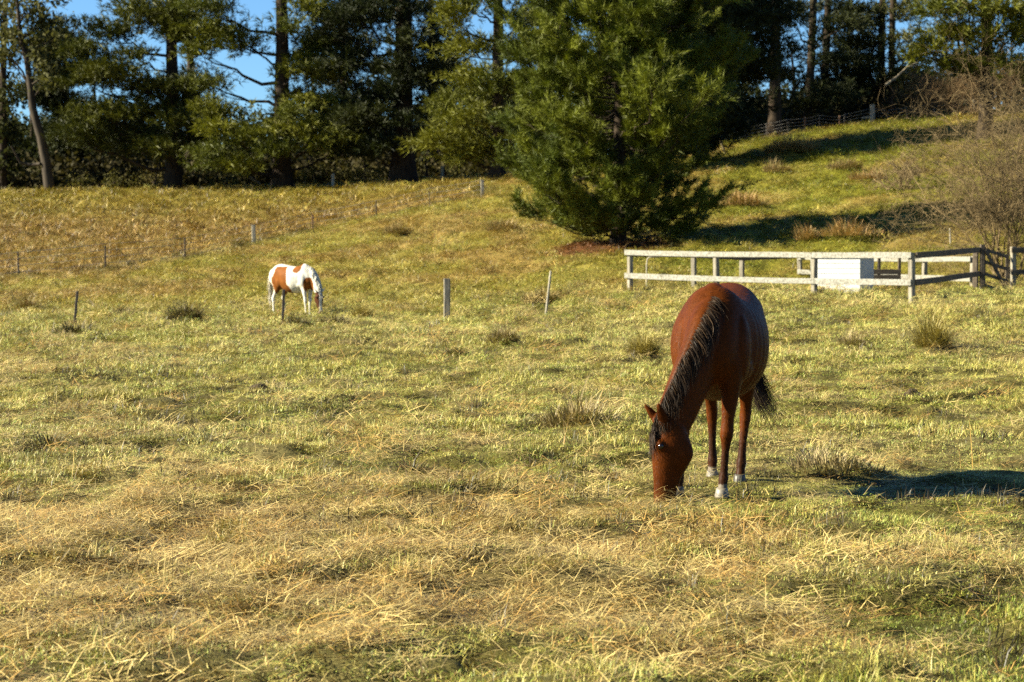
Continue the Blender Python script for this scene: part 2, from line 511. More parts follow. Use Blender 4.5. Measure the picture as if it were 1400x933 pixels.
def tints(gw, dw, bw):
    def f(r, n):
        base = np.array([[0.80, 1.02, 0.62], [1.28, 1.18, 1.00], [0.34, 0.26, 0.20], [1.85, 1.70, 1.50]])
        p = np.array([gw, dw, bw, max(0.0, 1 - gw - dw - bw)]); p = p / p.sum()
        k = r.choice(4, n, p=p)
        return base[k] * r.uniform(0.60, 1.35, (n, 1))
    return f


protos = bpy.data.collections.new('grass_clumps')
specs = []
for s in range(4):      # 0-3 short turf
    specs.append(blade_patch(125, 0.12, 0.016, 0.048, 0.0016, 1.05, tints(.50, .33, .12), 100 + s, curl=1.0))
for s in range(4):      # 4-7 dry mid grass
    specs.append(blade_patch(90, 0.115, 0.03, 0.085, 0.0015, 1.1, tints(.20, .48, .16), 200 + s, curl=1.0))
for s in range(4):      # 8-11 straw lying on the sward
    specs.append(blade_patch(46, 0.17, 0.06, 0.20, 0.0018, 0.18, tints(.0, .50, .18), 300 + s, lie=1.28, curl=0.25))
for s in range(3):      # 12-14 tall dry grass of the far field
    specs.append(blade_patch(46, 0.18, 0.14, 0.34, 0.005, 0.6, tints(.10, .50, .36), 400 + s, curl=0.9))
for s in range(2):      # 15-16 few tall stalks
    specs.append(blade_patch(7, 0.14, 0.12, 0.30, 0.0018, 0.6, tints(.1, .5, .05), 500 + s, curl=0.5))
for i, (v, f, c) in enumerate(specs):
    me = new_mesh('clump_%02d' % i, v, f, col=c)
    me.materials.append(M['grass'])
    o = bpy.data.objects.new('clump_%02d' % i, me)
    protos.objects.link(o)


def scatter(n_per, y0, y1, k, power, seed):
    """points with density k * (14 / Y) ** power per square metre in the wedge in front of the camera."""
    r = np.random.default_rng(seed)
    ys = np.geomspace(y0, y1, 400)
    dens = np.minimum(k, k * (14.0 / ys) ** power)
    wd = 2 * (0.29 * ys + 0.8)
    w = dens * wd
    cum = np.concatenate([[0], np.cumsum((w[1:] + w[:-1]) * 0.5 * np.diff(ys))])
    n = int(cum[-1])
    Y = np.interp(r.uniform(0, cum[-1], n), cum, ys)
    X = r.uniform(-1, 1, n) * (0.29 * Y + 0.8)
    return X, Y, r


def surface_normal_tilt(X, Y):
    e = 0.08
    gx = (ground_z(X + e, Y) - ground_z(X - e, Y)) / (2 * e)
    gy = (ground_z(X, Y + e) - ground_z(X, Y - e)) / (2 * e)
    return gx, gy


def grass_object(name, pts, label, cat):
    X, Y, vi, scl, rot, gcol = pts
    Z = ground_z(X, Y)
    me = bpy.data.meshes.new(name)
    me.vertices.add(len(X))
    me.vertices.foreach_set('co', np.stack([X, Y, Z], -1).astype(np.float32).ravel())
    for an, ty, arr in (('vi', 'INT', vi.astype(np.int32)),):
        a = me.attributes.new(an, ty, 'POINT'); a.data.foreach_set('value', arr)
    for an, arr in (('rot', rot), ('scl', scl)):
        a = me.attributes.new(an, 'FLOAT_VECTOR', 'POINT'); a.data.foreach_set('vector', arr.astype(np.float32).ravel())
    a = me.attributes.new('gcol', 'FLOAT_COLOR', 'POINT')
    c4 = np.ones((len(X), 4), np.float32); c4[:, :3] = gcol
    a.data.foreach_set('color', c4.ravel())
    o = link(name, me)
    me.materials.append(M['grass'])
    ng = bpy.data.node_groups.new(name + '_scatter', 'GeometryNodeTree')
    ng.interface.new_socket('Geometry', in_out='INPUT', socket_type='NodeSocketGeometry')
    ng.interface.new_socket('Geometry', in_out='OUTPUT', socket_type='NodeSocketGeometry')
    gi = ng.nodes.new('NodeGroupInput'); go = ng.nodes.new('NodeGroupOutput')
    mp = ng.nodes.new('GeometryNodeMeshToPoints')
    ip = ng.nodes.new('GeometryNodeInstanceOnPoints')
    ci = ng.nodes.new('GeometryNodeCollectionInfo')
    ci.inputs['Collection'].default_value = protos
    ci.inputs['Separate Children'].default_value = True
    ci.inputs['Reset Children'].default_value = True

    def named(n, t):
        a = ng.nodes.new('GeometryNodeInputNamedAttribute'); a.data_type = t
        a.inputs['Name'].default_value = n
        return a.outputs['Attribute']
    L = ng.links.new
    L(gi.outputs[0], mp.inputs['Mesh']); L(mp.outputs[0], ip.inputs['Points'])
    L(ci.outputs[0], ip.inputs['Instance'])
    ip.inputs['Pick Instance'].default_value = True
    L(named('vi', 'INT'), ip.inputs['Instance Index'])
    L(named('rot', 'FLOAT_VECTOR'), ip.inputs['Rotation'])
    L(named('scl', 'FLOAT_VECTOR'), ip.inputs['Scale'])
    L(ip.outputs[0], go.inputs[0])
    md = o.modifiers.new('scatter', 'NODES'); md.node_group = ng
    o['kind'] = 'stuff'; o['label'] = label; o['category'] = cat
    return o


def make_pts(X, Y, r, vi, sxy, sz, cmul=1.0):
    n = len(X)
    gx, gy = surface_normal_tilt(X, Y)
    rot = np.stack([np.arctan(gy) * .8, -np.arctan(gx) * .8, r.uniform(0, 2 * np.pi, n)], -1)
    scl = np.stack([sxy, sxy, sz], -1)
    g = ground_colour(X, Y) * cmul
    g = g * r.uniform(0.8, 1.2, (n, 1))
    return X, Y, vi, scl, rot, g


# turf
X, Y, r = scatter(0, 6.6, 150, 150, 1.55, 21)
n = len(X)
dry = np.clip(fbm(X / 1.4, Y / 1.8, 62, 3) * 2.6 - 0.9 + 0.35 * sstep(13.5, 12, Y) * sstep(1.5, 0, X), 0, 1)
isdry = r.uniform(0, 1, n) < 0.15 + 0.55 * dry
vi = np.where(isdry, 4 + r.integers(0, 4, n), r.integers(0, 4, n))
sxy = np.maximum(1.0, (Y / 14.0) ** 0.72) * r.uniform(0.8, 1.3, n)
sz = np.maximum(1.0, (Y / 14.0) ** 0.30) * r.uniform(0.5, 1.2, n)
tall = fbm(X / 0.8, Y / 0.8, 77, 3)
sz = sz * (0.45 + 0.95 * sstep(0.35, 0.7, tall)) * (0.65 + 0.6 * sstep(.4, .7, lump(X, Y))) * (1 - 0.68 * trodden(X, Y))
patch = fbm(X / 0.38 + 11, Y / 0.42, 131, 3)
keep = r.uniform(0, 1, n) < np.where(Y < 40, 0.45 + 0.8 * sstep(0.36, 0.50, patch), 1.0)
nb = fbm(X / 1.6, Y / 1.6, 91, 3)
sb = sstep(8.0, 9.2, Y + (nb - .5) * 2) * sstep(15.5, 12.2, Y + (nb - .5) * 4 + np.maximum(X, -1.2) * 0.8) * sstep(2.1, 0.5, X + (nb - 0.5) * 2)
keep &= r.uniform(0, 1, n) > sb * .45
sel = [a[keep] for a in (X, Y, vi, sxy, sz)]
P1 = make_pts(sel[0], sel[1], r, sel[2], sel[3], sel[4])
grass_object('pasture_grass', P1, 'grazed yellow green pasture grass covering the whole field', 'grass')

# straw
X, Y, r = scatter(0, 6.6, 60, 80, 1.5, 22)
n = len(X)
nb = fbm(X / 1.6, Y / 1.6, 91, 3)
band = sstep(7.8, 9.0, Y + (nb - .5) * 2) * sstep(15.5, 12.2, Y + (nb - .5) * 4 + np.maximum(X, -1.2) * 0.8) * sstep(2.2, 0.5, X + (nb - 0.5) * 2)
pr = 0.09 + 0.95 * band + 0.30 * sstep(0.55, 0.7, fbm(X / 1.3 + 9, Y / 2.2, 15, 3))
pr = pr * (1 - .7 * trodden(X, Y))
keep = r.uniform(0, 1, n) < pr
X, Y = X[keep], Y[keep]; n = len(X)
vi = 8 + r.integers(0, 4, n)
st = r.uniform(0, 1, n) < 0.006
vi = np.where(st, 15 + r.integers(0, 2, n), vi)
sxy = np.maximum(1.0, (Y / 14.0) ** 0.6) * r.uniform(0.7, 1.25, n)
P2 = list(make_pts(X, Y, r, vi, sxy, sxy * r.uniform(.7, 1.5, n)))
P2[5] = np.array([0.33, 0.268, 0.112]) * r.uniform(0.55, 1.2, (n, 1)) * np.where(r.uniform(0, 1, (n, 1)) < .3, np.array([[.85, .68, .5]]), 1.0)
grass_object('dry_straw', P2, 'loose dry straw lying over the near pasture', 'straw')

# small dark tufts and clods of poached turf
X, Y, r = scatter(0, 8.5, 62, 2.2, 0.85, 24)
n = len(X)
P4 = list(make_pts(X, Y, r, 4 + r.integers(0, 4, n), np.maximum(1, (Y / 14) ** .6) * r.uniform(.8, 2.0, n), r.uniform(1.3, 2.6, n)))
P4[5] = np.array([0.030, 0.024, 0.010]) * r.uniform(.6, 1.5, (n, 1))
grass_object('dark_tufts', P4, 'small dark tufts of dead grass scattered over the pasture', 'grass')

# tall dry grass beyond the line of stakes
X, Y, r = scatter(0, 44, 152, 9, 0.75, 23)
n = len(X); u = X / Y
nn = fbm(X / 4, Y / 4, 19, 3)
lf = left_field(X, Y)
rk = np.exp(-((u - fence_u(Y)) / 0.008) ** 2) * sstep(75, 85, Y) * sstep(135, 125, Y)
pr = sstep(50, 66, Y + (nn - .5) * 25) * np.maximum(0.42 + 0.55 * lf, rk) * (0.45 + 0.9 * nn)
pr = pr * np.where((u > 0.06) & (Y < 70), 0.35, 1.0)
keep = r.uniform(0, 1, n) < pr
X, Y = X[keep], Y[keep]; n = len(X); u = X / Y
sxy = (Y / 70.0) ** 0.5 * r.uniform(1.3, 2.4, n)
hz = np.where(left_field(X, Y) > 0.5, 1.0, 0.5) * r.uniform(0.6, 1.15, n)
P3 = make_pts(X, Y, r, 12 + r.integers(0, 3, n), sxy, hz * (1 + (Y > 110) * .3), 1.0)
grass_object('tall_dry_grass', P3, 'tall tan dry grass of the far field', 'grass')

# ------------------------------------------------------------------ tussocks
KC = {'dark': ((0.030, 0.024, 0.010), (0.105, 0.082, 0.027)), 'brown': ((0.13, 0.085, 0.030), (0.30, 0.20, 0.07)),
      'gold': ((0.19, 0.16, 0.03), (0.36, 0.28, 0.07)), 'dry': ((0.17, 0.125, 0.055), (0.40, 0.31, 0.15)),
      'tan': ((0.24, 0.14, 0.05), (0.44, 0.27, 0.10))}


def tussock_mesh(w, h, kind, seed):
    r = np.random.default_rng(seed)
    n = int(900)
    R = w * 0.42
    ang = r.uniform(0, 2 * np.pi, n); rad = R * np.sqrt(r.uniform(0, 1, n)) * (0.75 + 0.5 * vnoise(np.cos(ang) * 2 + seed, np.sin(ang) * 2, seed))
    bx, by = rad * np.cos(ang) * 1.15, rad * np.sin(ang)
    q = rad / R
    az = ang + r.normal(0, 0.9, n) + 0.5 * math.sin(seed)
    tilt = np.clip(0.10 + 0.75 * q + r.normal(0, .2, n), 0, 1.35)
    if kind in ('dark',):
        tilt = np.clip(tilt + 0.25, 0, 1.45)
    hh = h * r.uniform(0.35, 1.1, n) * (1.1 - 0.35 * q) * (.75 + .7 * vnoise(bx / w * 5 + seed, by / w * 5, 3))
    d = np.stack([np.cos(az) * np.sin(tilt), np.sin(az) * np.sin(tilt), np.cos(tilt)], -1)
    t2 = np.clip(tilt + r.uniform(.2, .9, n), 0, 1.9)
    d2 = np.stack([np.cos(az) * np.sin(t2), np.sin(az) * np.sin(t2), np.cos(t2)], -1)
    sa = az + np.pi / 2
    s = np.stack([np.cos(sa), np.sin(sa), np.zeros(n)], -1)
    ww = ((0.003 + 0.005 * w) * r.uniform(.5, 1.2, n))[:, None]
    p0 = np.stack([bx, by, -0.03 - 0.05 * q], -1)
    p1 = p0 + d * (hh * .6)[:, None]; p2 = p1 + d2 * (hh * .5)[:, None]
    V = np.stack([p0 - s * ww, p0 + s * ww, p1 - s * ww * .8, p1 + s * ww * .8, p2], 1).reshape(-1, 3)
    k = np.arange(n)[:, None] * 5
    Fc = np.concatenate([k + [0, 1, 3], k + [0, 3, 2], k + [2, 3, 4]], 0)
    a, b2 = np.array(KC[kind][0]), np.array(KC[kind][1])
    C = a + (b2 - a) * r.uniform(0, 1, (n, 1))
    pale = r.uniform(0, 1, n) < (0.05 if kind == 'dark' else .20) + .20 * q
    C[pale] = np.array([.27, .22, .075]) * r.uniform(.6, 1.15, (pale.sum(), 1))
    C = np.repeat(C, 5, 0)
    return new_mesh('grass_tussock', V, Fc, col=C)


for i, (x, y, w, h, kind, lab) in enumerate(tuss_xy):
    me = tussock_mesh(w, h, kind, 600 + i)
    o = link('grass_tussock', me, M['tussock'], loc=(x, y, gz(x, y) - 0.02))
    tag(o, lab, 'tussock', 'grass tussocks in the pasture')


# ------------------------------------------------------------------ generic solid builders
def box_mesh(name, p0, p1, w, h, up=Vector((0, 0, 1)), jitter=0.0, taper=1.0):
    """a beam from p0 to p1 with a cross-section w (sideways) by h (up), chamfered long edges."""
    p0 = Vector(p0); p1 = Vector(p1)
    d = (p1 - p0).normalized()
    s = d.cross(up)
    if s.length < 1e-4:
        s = d.cross(Vector((0, 1, 0)))
    s.normalize(); t = s.cross(d).normalized()
    c = min(w, h) * 0.12
    prof = [(-w / 2 + c, -h / 2), (w / 2 - c, -h / 2), (w / 2, -h / 2 + c), (w / 2, h / 2 - c), (w / 2 - c, h / 2), (-w / 2 + c, h / 2), (-w / 2, h / 2 - c), (-w / 2, -h / 2 + c)]
    V = []; Fc = []
    nseg = 3
    for i in range(nseg + 1):
        f = i / nseg
        c0 = p0.lerp(p1, f)
        k = 1 + (taper - 1) * f
        if 0 < i < nseg and jitter:
            c0 = c0 + s * random.uniform(-jitter, jitter) + t * random.uniform(-jitter, jitter)
        for a, b_ in prof:
            V.append(c0 + s * a * k + t * b_ * k)
    for i in range(nseg):
        for j in range(8):
            Fc.append((i * 8 + j, i * 8 + (j + 1) % 8, (i + 1) * 8 + (j + 1) % 8, (i + 1) * 8 + j))
    Fc.append(tuple(reversed(range(8)))); Fc.append(tuple(range(nseg * 8, nseg * 8 + 8)))
    return new_mesh(name, np.array([v[:] for v in V]), Fc)


def tube_arrays(P, R, k=6, V0=0):
    """tube along points P (n,3) with radii R."""
    P = np.asarray(P, float); R = np.asarray(R, float)
    n = len(P)
    T = np.gradient(P, axis=0)
    T /= np.linalg.norm(T, axis=1)[:, None] + 1e-9
    ref = np.array([0.31, 0.17, 0.93]) if abs(T[0, 2]) < 0.8 else np.array([0.94, 0.3, 0.1])
    A = np.cross(T, ref); A /= np.linalg.norm(A, axis=1)[:, None] + 1e-9
    B = np.cross(T, A)
    th = np.arange(k) / k * 2 * np.pi
    V = P[:, None] + R[:, None, None] * (A[:, None] * np.cos(th)[None, :, None] + B[:, None] * np.sin(th)[None, :, None])
    V = V.reshape(-1, 3)
    i = np.arange(n - 1)[:, None] * k; j = np.arange(k)[None]; j2 = (j + 1) % k
    Fq = np.stack([i + j, i + j2, i + k + j2, i + k + j], -1).reshape(-1, 4) + V0
    return V, Fq


class Tubes:
    def __init__(s):
        s.V = []; s.F = []; s.n = 0

    def add(s, P, R, k=6):
        v, f = tube_arrays(P, R, k, s.n)
        s.V.append(v); s.F.append(f); s.n += len(v)

    def mesh(s, name, smooth=True):
        return new_mesh(name, np.concatenate(s.V), np.concatenate(s.F), smooth=smooth)


# ------------------------------------------------------------------ trees
def needle_tuft(n, seed, L=1.0, w=0.07):
    """a tuft of needles opening along +z, unit length."""
    r = np.random.default_rng(seed)
    az = r.uniform(0, 2 * np.pi, n); ti = r.uniform(0.15, 1.35, n)
    st = r.uniform(0, 0.75, n)
    d = np.stack([np.cos(az) * np.sin(ti), np.sin(az) * np.sin(ti), np.cos(ti)], -1)
    sa = r.uniform(0, 2 * np.pi, n)
    s = np.cross(d, np.stack([np.cos(sa), np.sin(sa), 0.4 * np.ones(n)], -1)); s /= np.linalg.norm(s, axis=1)[:, None]
    p0 = np.stack([np.zeros(n), np.zeros(n), st * L], -1)
    tip = p0 + d * (L * r.uniform(0.45, 0.75, n))[:, None]
    V = np.stack([p0 - s * w, p0 + s * w, tip], 1)
    return V    # n,3,3


TUFTS = [needle_tuft(13, 40 + i, w=0.042) for i in range(6)]
TUFTS_FINE = [needle_tuft(21, 60 + i, w=0.029) for i in range(6)]


def basis(D):
    D = D / (np.linalg.norm(D, axis=1)[:, None] + 1e-9)
    ref = np.where(np.abs(D[:, 2:3]) < 0.9, np.array([[0, 0, 1.0]]), np.array([[1.0, 0, 0]]))
    A = np.cross(ref, D); A /= np.linalg.norm(A, axis=1)[:, None] + 1e-9
    B = np.cross(D, A)
    return np.stack([A, B, D], -1)


def bake_tufts(P, D, S, C, r, protos_):
    Vs = []; Cs = []
    R = basis(D)
    which = r.integers(0, len(protos_), len(P))
    for k, pv in enumerate(protos_):
        s = which == k
        if not s.any():
            continue
        n = pv.shape[0]
        v = np.einsum('bij,nkj->bnki', R[s], pv) * S[s][:, None, None, None] + P[s][:, None, None, :]
        Vs.append(v.reshape(-1, 3))
        c = np.repeat(C[s], n * 3, 0) * np.repeat(r.uniform(.8, 1.2, (s.sum() * n, 1)), 3, 0)
        Cs.append(c)
    V = np.concatenate(Vs); C2 = np.concatenate(Cs)
    Fc = np.arange(len(V)).reshape(-1, 3)
    return V, Fc, C2


def trunk_path(H, lean=(0, 0), wob=0.25, n=12, r=None):
    z = np.linspace(-0.4, H, n)
    t = np.clip(z / H, 0, 1)
    x = lean[0] * t + wob * (np.interp(z, np.linspace(0, H, 6), r.uniform(-1, 1, 6)) * t)
    y = lean[1] * t + wob * (np.interp(z, np.linspace(0, H, 6), r.uniform(-1, 1, 6)) * t)
    return np.stack([x, y, z], -1)


def limb(tub, p0, p1, r0, r1, r, sag=0.08, k=5, n=6):
    t = np.linspace(0, 1, n)[:, None]
    L = np.linalg.norm(p1 - p0)
    P = p0 + (p1 - p0) * t
    P[:, 2] += -sag * L * np.sin(np.pi * t[:, 0]) * r.uniform(0.3, 1.0)
    P[1:-1] += r.normal(0, 0.03 * L, (n - 2, 3))
    tub.add(P, r0 + (r1 - r0) * t[:, 0], k)
    return P


def pine_tree(name, label, px, base_y, Y, H, trunk_px, boughs, greens, seed, auto=30, auto_r=(2.2, 1.0), h0=0.55, depth=3.0,
              crown_r=5.0, lean=(0, 0), dens=1.0, group='trees along the top of the field', tsize=0.74, side=None):
    """mature pine: explicit boughs seen in the photo (pixel centre and half sizes) and more boughs above and around."""
    r = np.random.default_rng(seed)
    bx = X_at(px, Y)
    bz = gz(bx, Y) if base_y is None else gz(bx, Y)
    root = empty(name, (bx, Y, bz))
    tag(root, label, 'tree', group)
    ppm = F / Y
    tp = trunk_path(H, lean, 0.25, 14, r)
    r0 = trunk_px / ppm / 2
    rad = r0 * np.clip(1.0 - tp[:, 2] / H, 0.05, 1) ** 0.7
    rad[0] *= 1.45; rad[1] *= 1.06
    tb = Tubes(); tb.add(tp, rad, 9)
    link('trunk', tb.mesh('trunk'), M['bark'], root)
    lm = Tubes()
    P = []; D = []; S = []; C = []
    items = []
    for bgh in boughs:
        x, y, rx, ry = bgh[:4]
        dy = r.uniform(-depth, depth * 0.4)
        if len(bgh) > 4:
            dy = bgh[4]
        yy = Y + dy
        c = np.array([X_at(x, yy) - bx, dy, Z_at(y, yy) - bz])
        items.append((c, rx / ppm * 1.08, ry / ppm * 1.1))
    for k in range(auto):
        h = r.uniform(h0, 0.98) * H
        az = r.uniform(0, 2 * np.pi)
        if side is not None and r.uniform() < 0.6:
            az = side + r.normal(0, 0.7)
        rr = crown_r * (1.05 - 0.75 * max(0, (h / H - h0) / (1 - h0))) * r.uniform(0.25, 1.0)
        c = np.array([np.cos(az) * rr, np.sin(az) * rr, h])
        items.append((c, auto_r[0] * r.uniform(.7, 1.2), auto_r[1] * r.uniform(.7, 1.2)))
    for (c, a, b_) in items:
        tr = np.array([np.interp(max(c[2] - 0.25 * np.hypot(c[0], c[1]) - .6, 0.8), tp[:, 2], tp[:, i]) for i in range(3)])
        L = np.linalg.norm(c - tr)
        path = limb(lm, tr, c, 0.05 + 0.016 * L, 0.03, r, 0.10)
        out = c - tr; out[2] *= 0.3; out = out / (np.linalg.norm(out) + 1e-6)
        # fingers of the bough: flat sub-plates
        nsub = max(5, int(6.5 * a * (0.6 + b_)))
        above = Z_at(-25, Y) - bz
        if c[2] > above:
            nsub = max(3, nsub // 3)
        gcol = np.array(greens[0]) + (np.array(greens[1]) - np.array(greens[0])) * r.uniform(0, 1)
        for q in range(nsub):
            while True:
                o = r.uniform(-1, 1, 3)
                if (o ** 2).sum() < 1:
                    break
            pc = c + o * np.array([a * .82, a * 0.75, b_ * .85])
            if q % 2 == 0:
                limb(lm, path[r.integers(2, 6)], pc, 0.03, 0.012, r, 0.05, 3, 4)
            n = int((9 + 6 * r.uniform()) * dens)
            o2 = r.normal(0, 1, (n, 3)) * np.array([0.52, 0.52, 0.20])
            P.append(pc + o2)
            d = o2 * np.array([1, 1, 0.6]) + out * 0.35 + np.array([0, 0, 0.55]) + r.normal(0, .25, (n, 3))
            D.append(d)
            S.append(tsize * r.uniform(0.7, 1.25, n))
            C.append(np.repeat((gcol * r.uniform(.82, 1.2))[None], n, 0))
    V, Fc, Cc = bake_tufts(np.concatenate(P), np.concatenate(D), np.concatenate(S), np.concatenate(C), r, TUFTS)
    link('limbs', lm.mesh('limbs'), M['bark'], root)['kind'] = 'stuff'
    link('crown', new_mesh('crown', V, Fc, col=Cc), M['needles'], root)
    return root


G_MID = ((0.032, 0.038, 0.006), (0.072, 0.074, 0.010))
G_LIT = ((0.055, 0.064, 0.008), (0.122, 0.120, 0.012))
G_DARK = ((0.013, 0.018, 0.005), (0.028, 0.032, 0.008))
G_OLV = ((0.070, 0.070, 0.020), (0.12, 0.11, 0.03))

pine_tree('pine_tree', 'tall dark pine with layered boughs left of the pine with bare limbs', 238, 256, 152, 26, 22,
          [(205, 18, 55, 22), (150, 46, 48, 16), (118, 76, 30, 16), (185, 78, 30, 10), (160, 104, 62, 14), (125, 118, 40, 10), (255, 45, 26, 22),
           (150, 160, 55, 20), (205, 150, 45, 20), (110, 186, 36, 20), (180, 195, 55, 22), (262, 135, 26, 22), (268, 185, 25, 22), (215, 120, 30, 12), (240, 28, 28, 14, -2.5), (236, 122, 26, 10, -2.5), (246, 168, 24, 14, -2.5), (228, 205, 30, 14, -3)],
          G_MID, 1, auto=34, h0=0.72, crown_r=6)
pine_tree('pine_tree', 'pine with stout lit trunk and bare limbs reaching left against the sky', 387, 258, 148, 27, 25,
          [(286, 12, 42, 14), (300, 44, 46, 15), (330, 62, 36, 14), (268, 72, 26, 10), (288, 116, 30, 13), (300, 150, 28, 16), (312, 180, 42, 12),
           (345, 192, 32, 14), (298, 214, 36, 16), (425, 18, 36, 20), (432, 58, 42, 20), (412, 84, 30, 14), (432, 106, 36, 14), (398, 132, 30, 8),
           (425, 142, 40, 10), (462, 166, 46, 10), (404, 180, 34, 12), (445, 192, 45, 14), (340, 226, 26, 10), (470, 205, 40, 14), (398, 158, 22, 10, -3), (384, 208, 26, 10, -3), (392, 40, 18, 12, -2.5), (400, 98, 18, 10, -2.5)],
          G_LIT, 2, auto=34, h0=0.80, crown_r=6.5, side=0.2)
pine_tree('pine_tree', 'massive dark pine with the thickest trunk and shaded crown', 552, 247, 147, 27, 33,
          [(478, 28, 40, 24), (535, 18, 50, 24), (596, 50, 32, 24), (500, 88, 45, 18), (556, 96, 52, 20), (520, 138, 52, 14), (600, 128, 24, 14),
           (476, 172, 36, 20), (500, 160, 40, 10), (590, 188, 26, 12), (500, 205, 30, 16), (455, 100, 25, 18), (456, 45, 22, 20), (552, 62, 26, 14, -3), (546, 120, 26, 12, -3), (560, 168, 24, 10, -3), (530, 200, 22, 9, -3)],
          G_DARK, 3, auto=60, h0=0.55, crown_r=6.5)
pine_tree('pine_tree', 'bushy olive green pine close behind the young pine on its left', 680, 238, 138, 26, 20,
          [(618, 28, 34, 14), (640, 66, 40, 14), (706, 72, 50, 18), (650, 108, 36, 13), (608, 142, 28, 10), (665, 138, 46, 14), (640, 164, 45, 13),
           (602, 194, 36, 13), (652, 198, 46, 14), (700, 178, 36, 18), (640, 216, 40, 10), (690, 120, 36, 14), (720, 30, 30, 16), (640, 8, 30, 8)],
          G_LIT, 4, auto=26, h0=0.80, crown_r=5)
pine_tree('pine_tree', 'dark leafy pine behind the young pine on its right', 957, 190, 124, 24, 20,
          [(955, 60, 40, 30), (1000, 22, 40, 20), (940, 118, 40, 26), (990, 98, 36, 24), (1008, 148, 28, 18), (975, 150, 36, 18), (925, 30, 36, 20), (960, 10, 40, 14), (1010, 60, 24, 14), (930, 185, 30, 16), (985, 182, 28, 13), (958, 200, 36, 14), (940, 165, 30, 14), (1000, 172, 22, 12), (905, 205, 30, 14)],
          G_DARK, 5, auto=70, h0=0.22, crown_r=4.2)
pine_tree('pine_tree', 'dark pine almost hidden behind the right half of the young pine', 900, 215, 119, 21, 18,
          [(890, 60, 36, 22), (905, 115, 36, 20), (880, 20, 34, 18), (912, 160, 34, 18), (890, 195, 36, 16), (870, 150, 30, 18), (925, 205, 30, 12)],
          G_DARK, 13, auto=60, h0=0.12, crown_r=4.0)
pine_tree('pine_tree', 'straight thick pine trunk leftmost of the hilltop trunks', 1058, 180, 143, 26, 18,
          [(1035, 24, 30, 16), (1080, 16, 20, 10), (1030, 90, 20, 14), (1078, 75, 10, 4), (1030, 128, 22, 12), (1050, 45, 22, 10)], G_DARK, 6, auto=36, h0=0.70, crown_r=5, depth=2)
pine_tree('pine_tree', 'slightly bent pine trunk second of the hilltop trunks', 1103, 168, 146, 26, 13,
          [(1120, 138, 24, 12), (1085, 145, 22, 12), (1140, 128, 26, 12), (1118, 60, 12, 8), (1100, 20, 16, 8), (1140, 40, 28, 13), (1130, 84, 22, 12), (1092, 112, 18, 9), (1080, 36, 14, 8)], G_DARK, 7, auto=30, h0=0.74, crown_r=5, lean=(0.8, 0))
pine_tree('pine_tree', 'darker pine trunk close beside the bent one on the hilltop', 1121, 166, 150, 26, 13,
          [(1150, 90, 26, 14), (1160, 112, 30, 14), (1150, 62, 18, 9), (1160, 30, 22, 9), (1128, 118, 18, 10), (1165, 62, 24, 12), (1175, 88, 24, 12), (1145, 14, 32, 10)], G_DARK, 8, auto=30, h0=0.74, crown_r=5, lean=(1.2, 0))
pine_tree('pine_tree', 'reddish pine trunk left one of the pair above the white post', 1203, 155, 150, 25, 12,
          [(1185, 100, 26, 14), (1190, 125, 32, 12), (1172, 75, 14, 8), (1180, 20, 30, 9), (1175, 50, 14, 6), (1190, 36, 22, 10), (1188, 66, 18, 10), (1160, 128, 24, 10)], G_DARK, 9, auto=26, h0=0.74, crown_r=5)
pine_tree('pine_tree', 'forked pine trunk right one of the pair above the white post', 1217, 152, 148, 25, 11,
          [(1235, 105, 26, 14), (1250, 120, 26, 12), (1245, 85, 18, 8), (1240, 12, 24, 9), (1226, 58, 12, 8), (1228, 22, 18, 10), (1255, 60, 16, 10)], G_OLV, 10, auto=26, h0=0.76, crown_r=5)
pine_tree('pine_tree', 'bright green pine filling the upper right corner', 1345, 130, 118, 22, 20,
          [(1288, 20, 42, 16), (1350, 14, 50, 16), (1318, 52, 52, 16), (1378, 56, 42, 18), (1268, 72, 28, 12), (1340, 92, 42, 12), (1395, 25, 40, 18), (1390, 92, 36, 14), (1300, 92, 30, 10)],
          G_LIT, 12, auto=40, h0=0.75, crown_r=6)


for (px_, Y_, bl_, lab_, sd_) in [
        (262, 166, [(255, 20, 30, 20), (272, 62, 22, 12), (262, 112, 30, 20), (250, 150, 30, 20), (285, 160, 30, 18), (235, 40, 24, 18)], 'dark pine in the second row just right of the tall dark pine', 21),
        (472, 165, [(470, 18, 36, 26), (452, 66, 32, 22), (490, 60, 30, 24), (470, 110, 40, 22), (455, 145, 36, 18), (500, 150, 30, 20), (500, 20, 24, 20)], 'dark pine in the second row left of the thickest trunk', 22),
        (592, 164, [(588, 20, 26, 18), (602, 78, 28, 22), (585, 112, 24, 20), (600, 160, 30, 18), (620, 100, 26, 18), (640, 130, 26, 18)], 'dark pine in the second row right of the thickest trunk', 23),
        (740, 160, [(730, 20, 36, 18), (740, 70, 36, 22), (722, 120, 34, 22), (735, 170, 34, 22)], 'dark pine in the second row behind the left of the young pine', 24),
        (95, 168, [(100, 150, 30, 16), (120, 170, 30, 16), (80, 180, 26, 14), (105, 200, 34, 16), (85, 150, 16, 8)], 'low dark pine in the second row right of the gum trunk', 25)]:
    pine_tree('pine_tree', lab_, px_, None, Y_, 25 if sd_ != 25 else 13, 14, bl_, G_DARK, sd_, auto=16, h0=0.82 if sd_ != 25 else .5, crown_r=4.5)


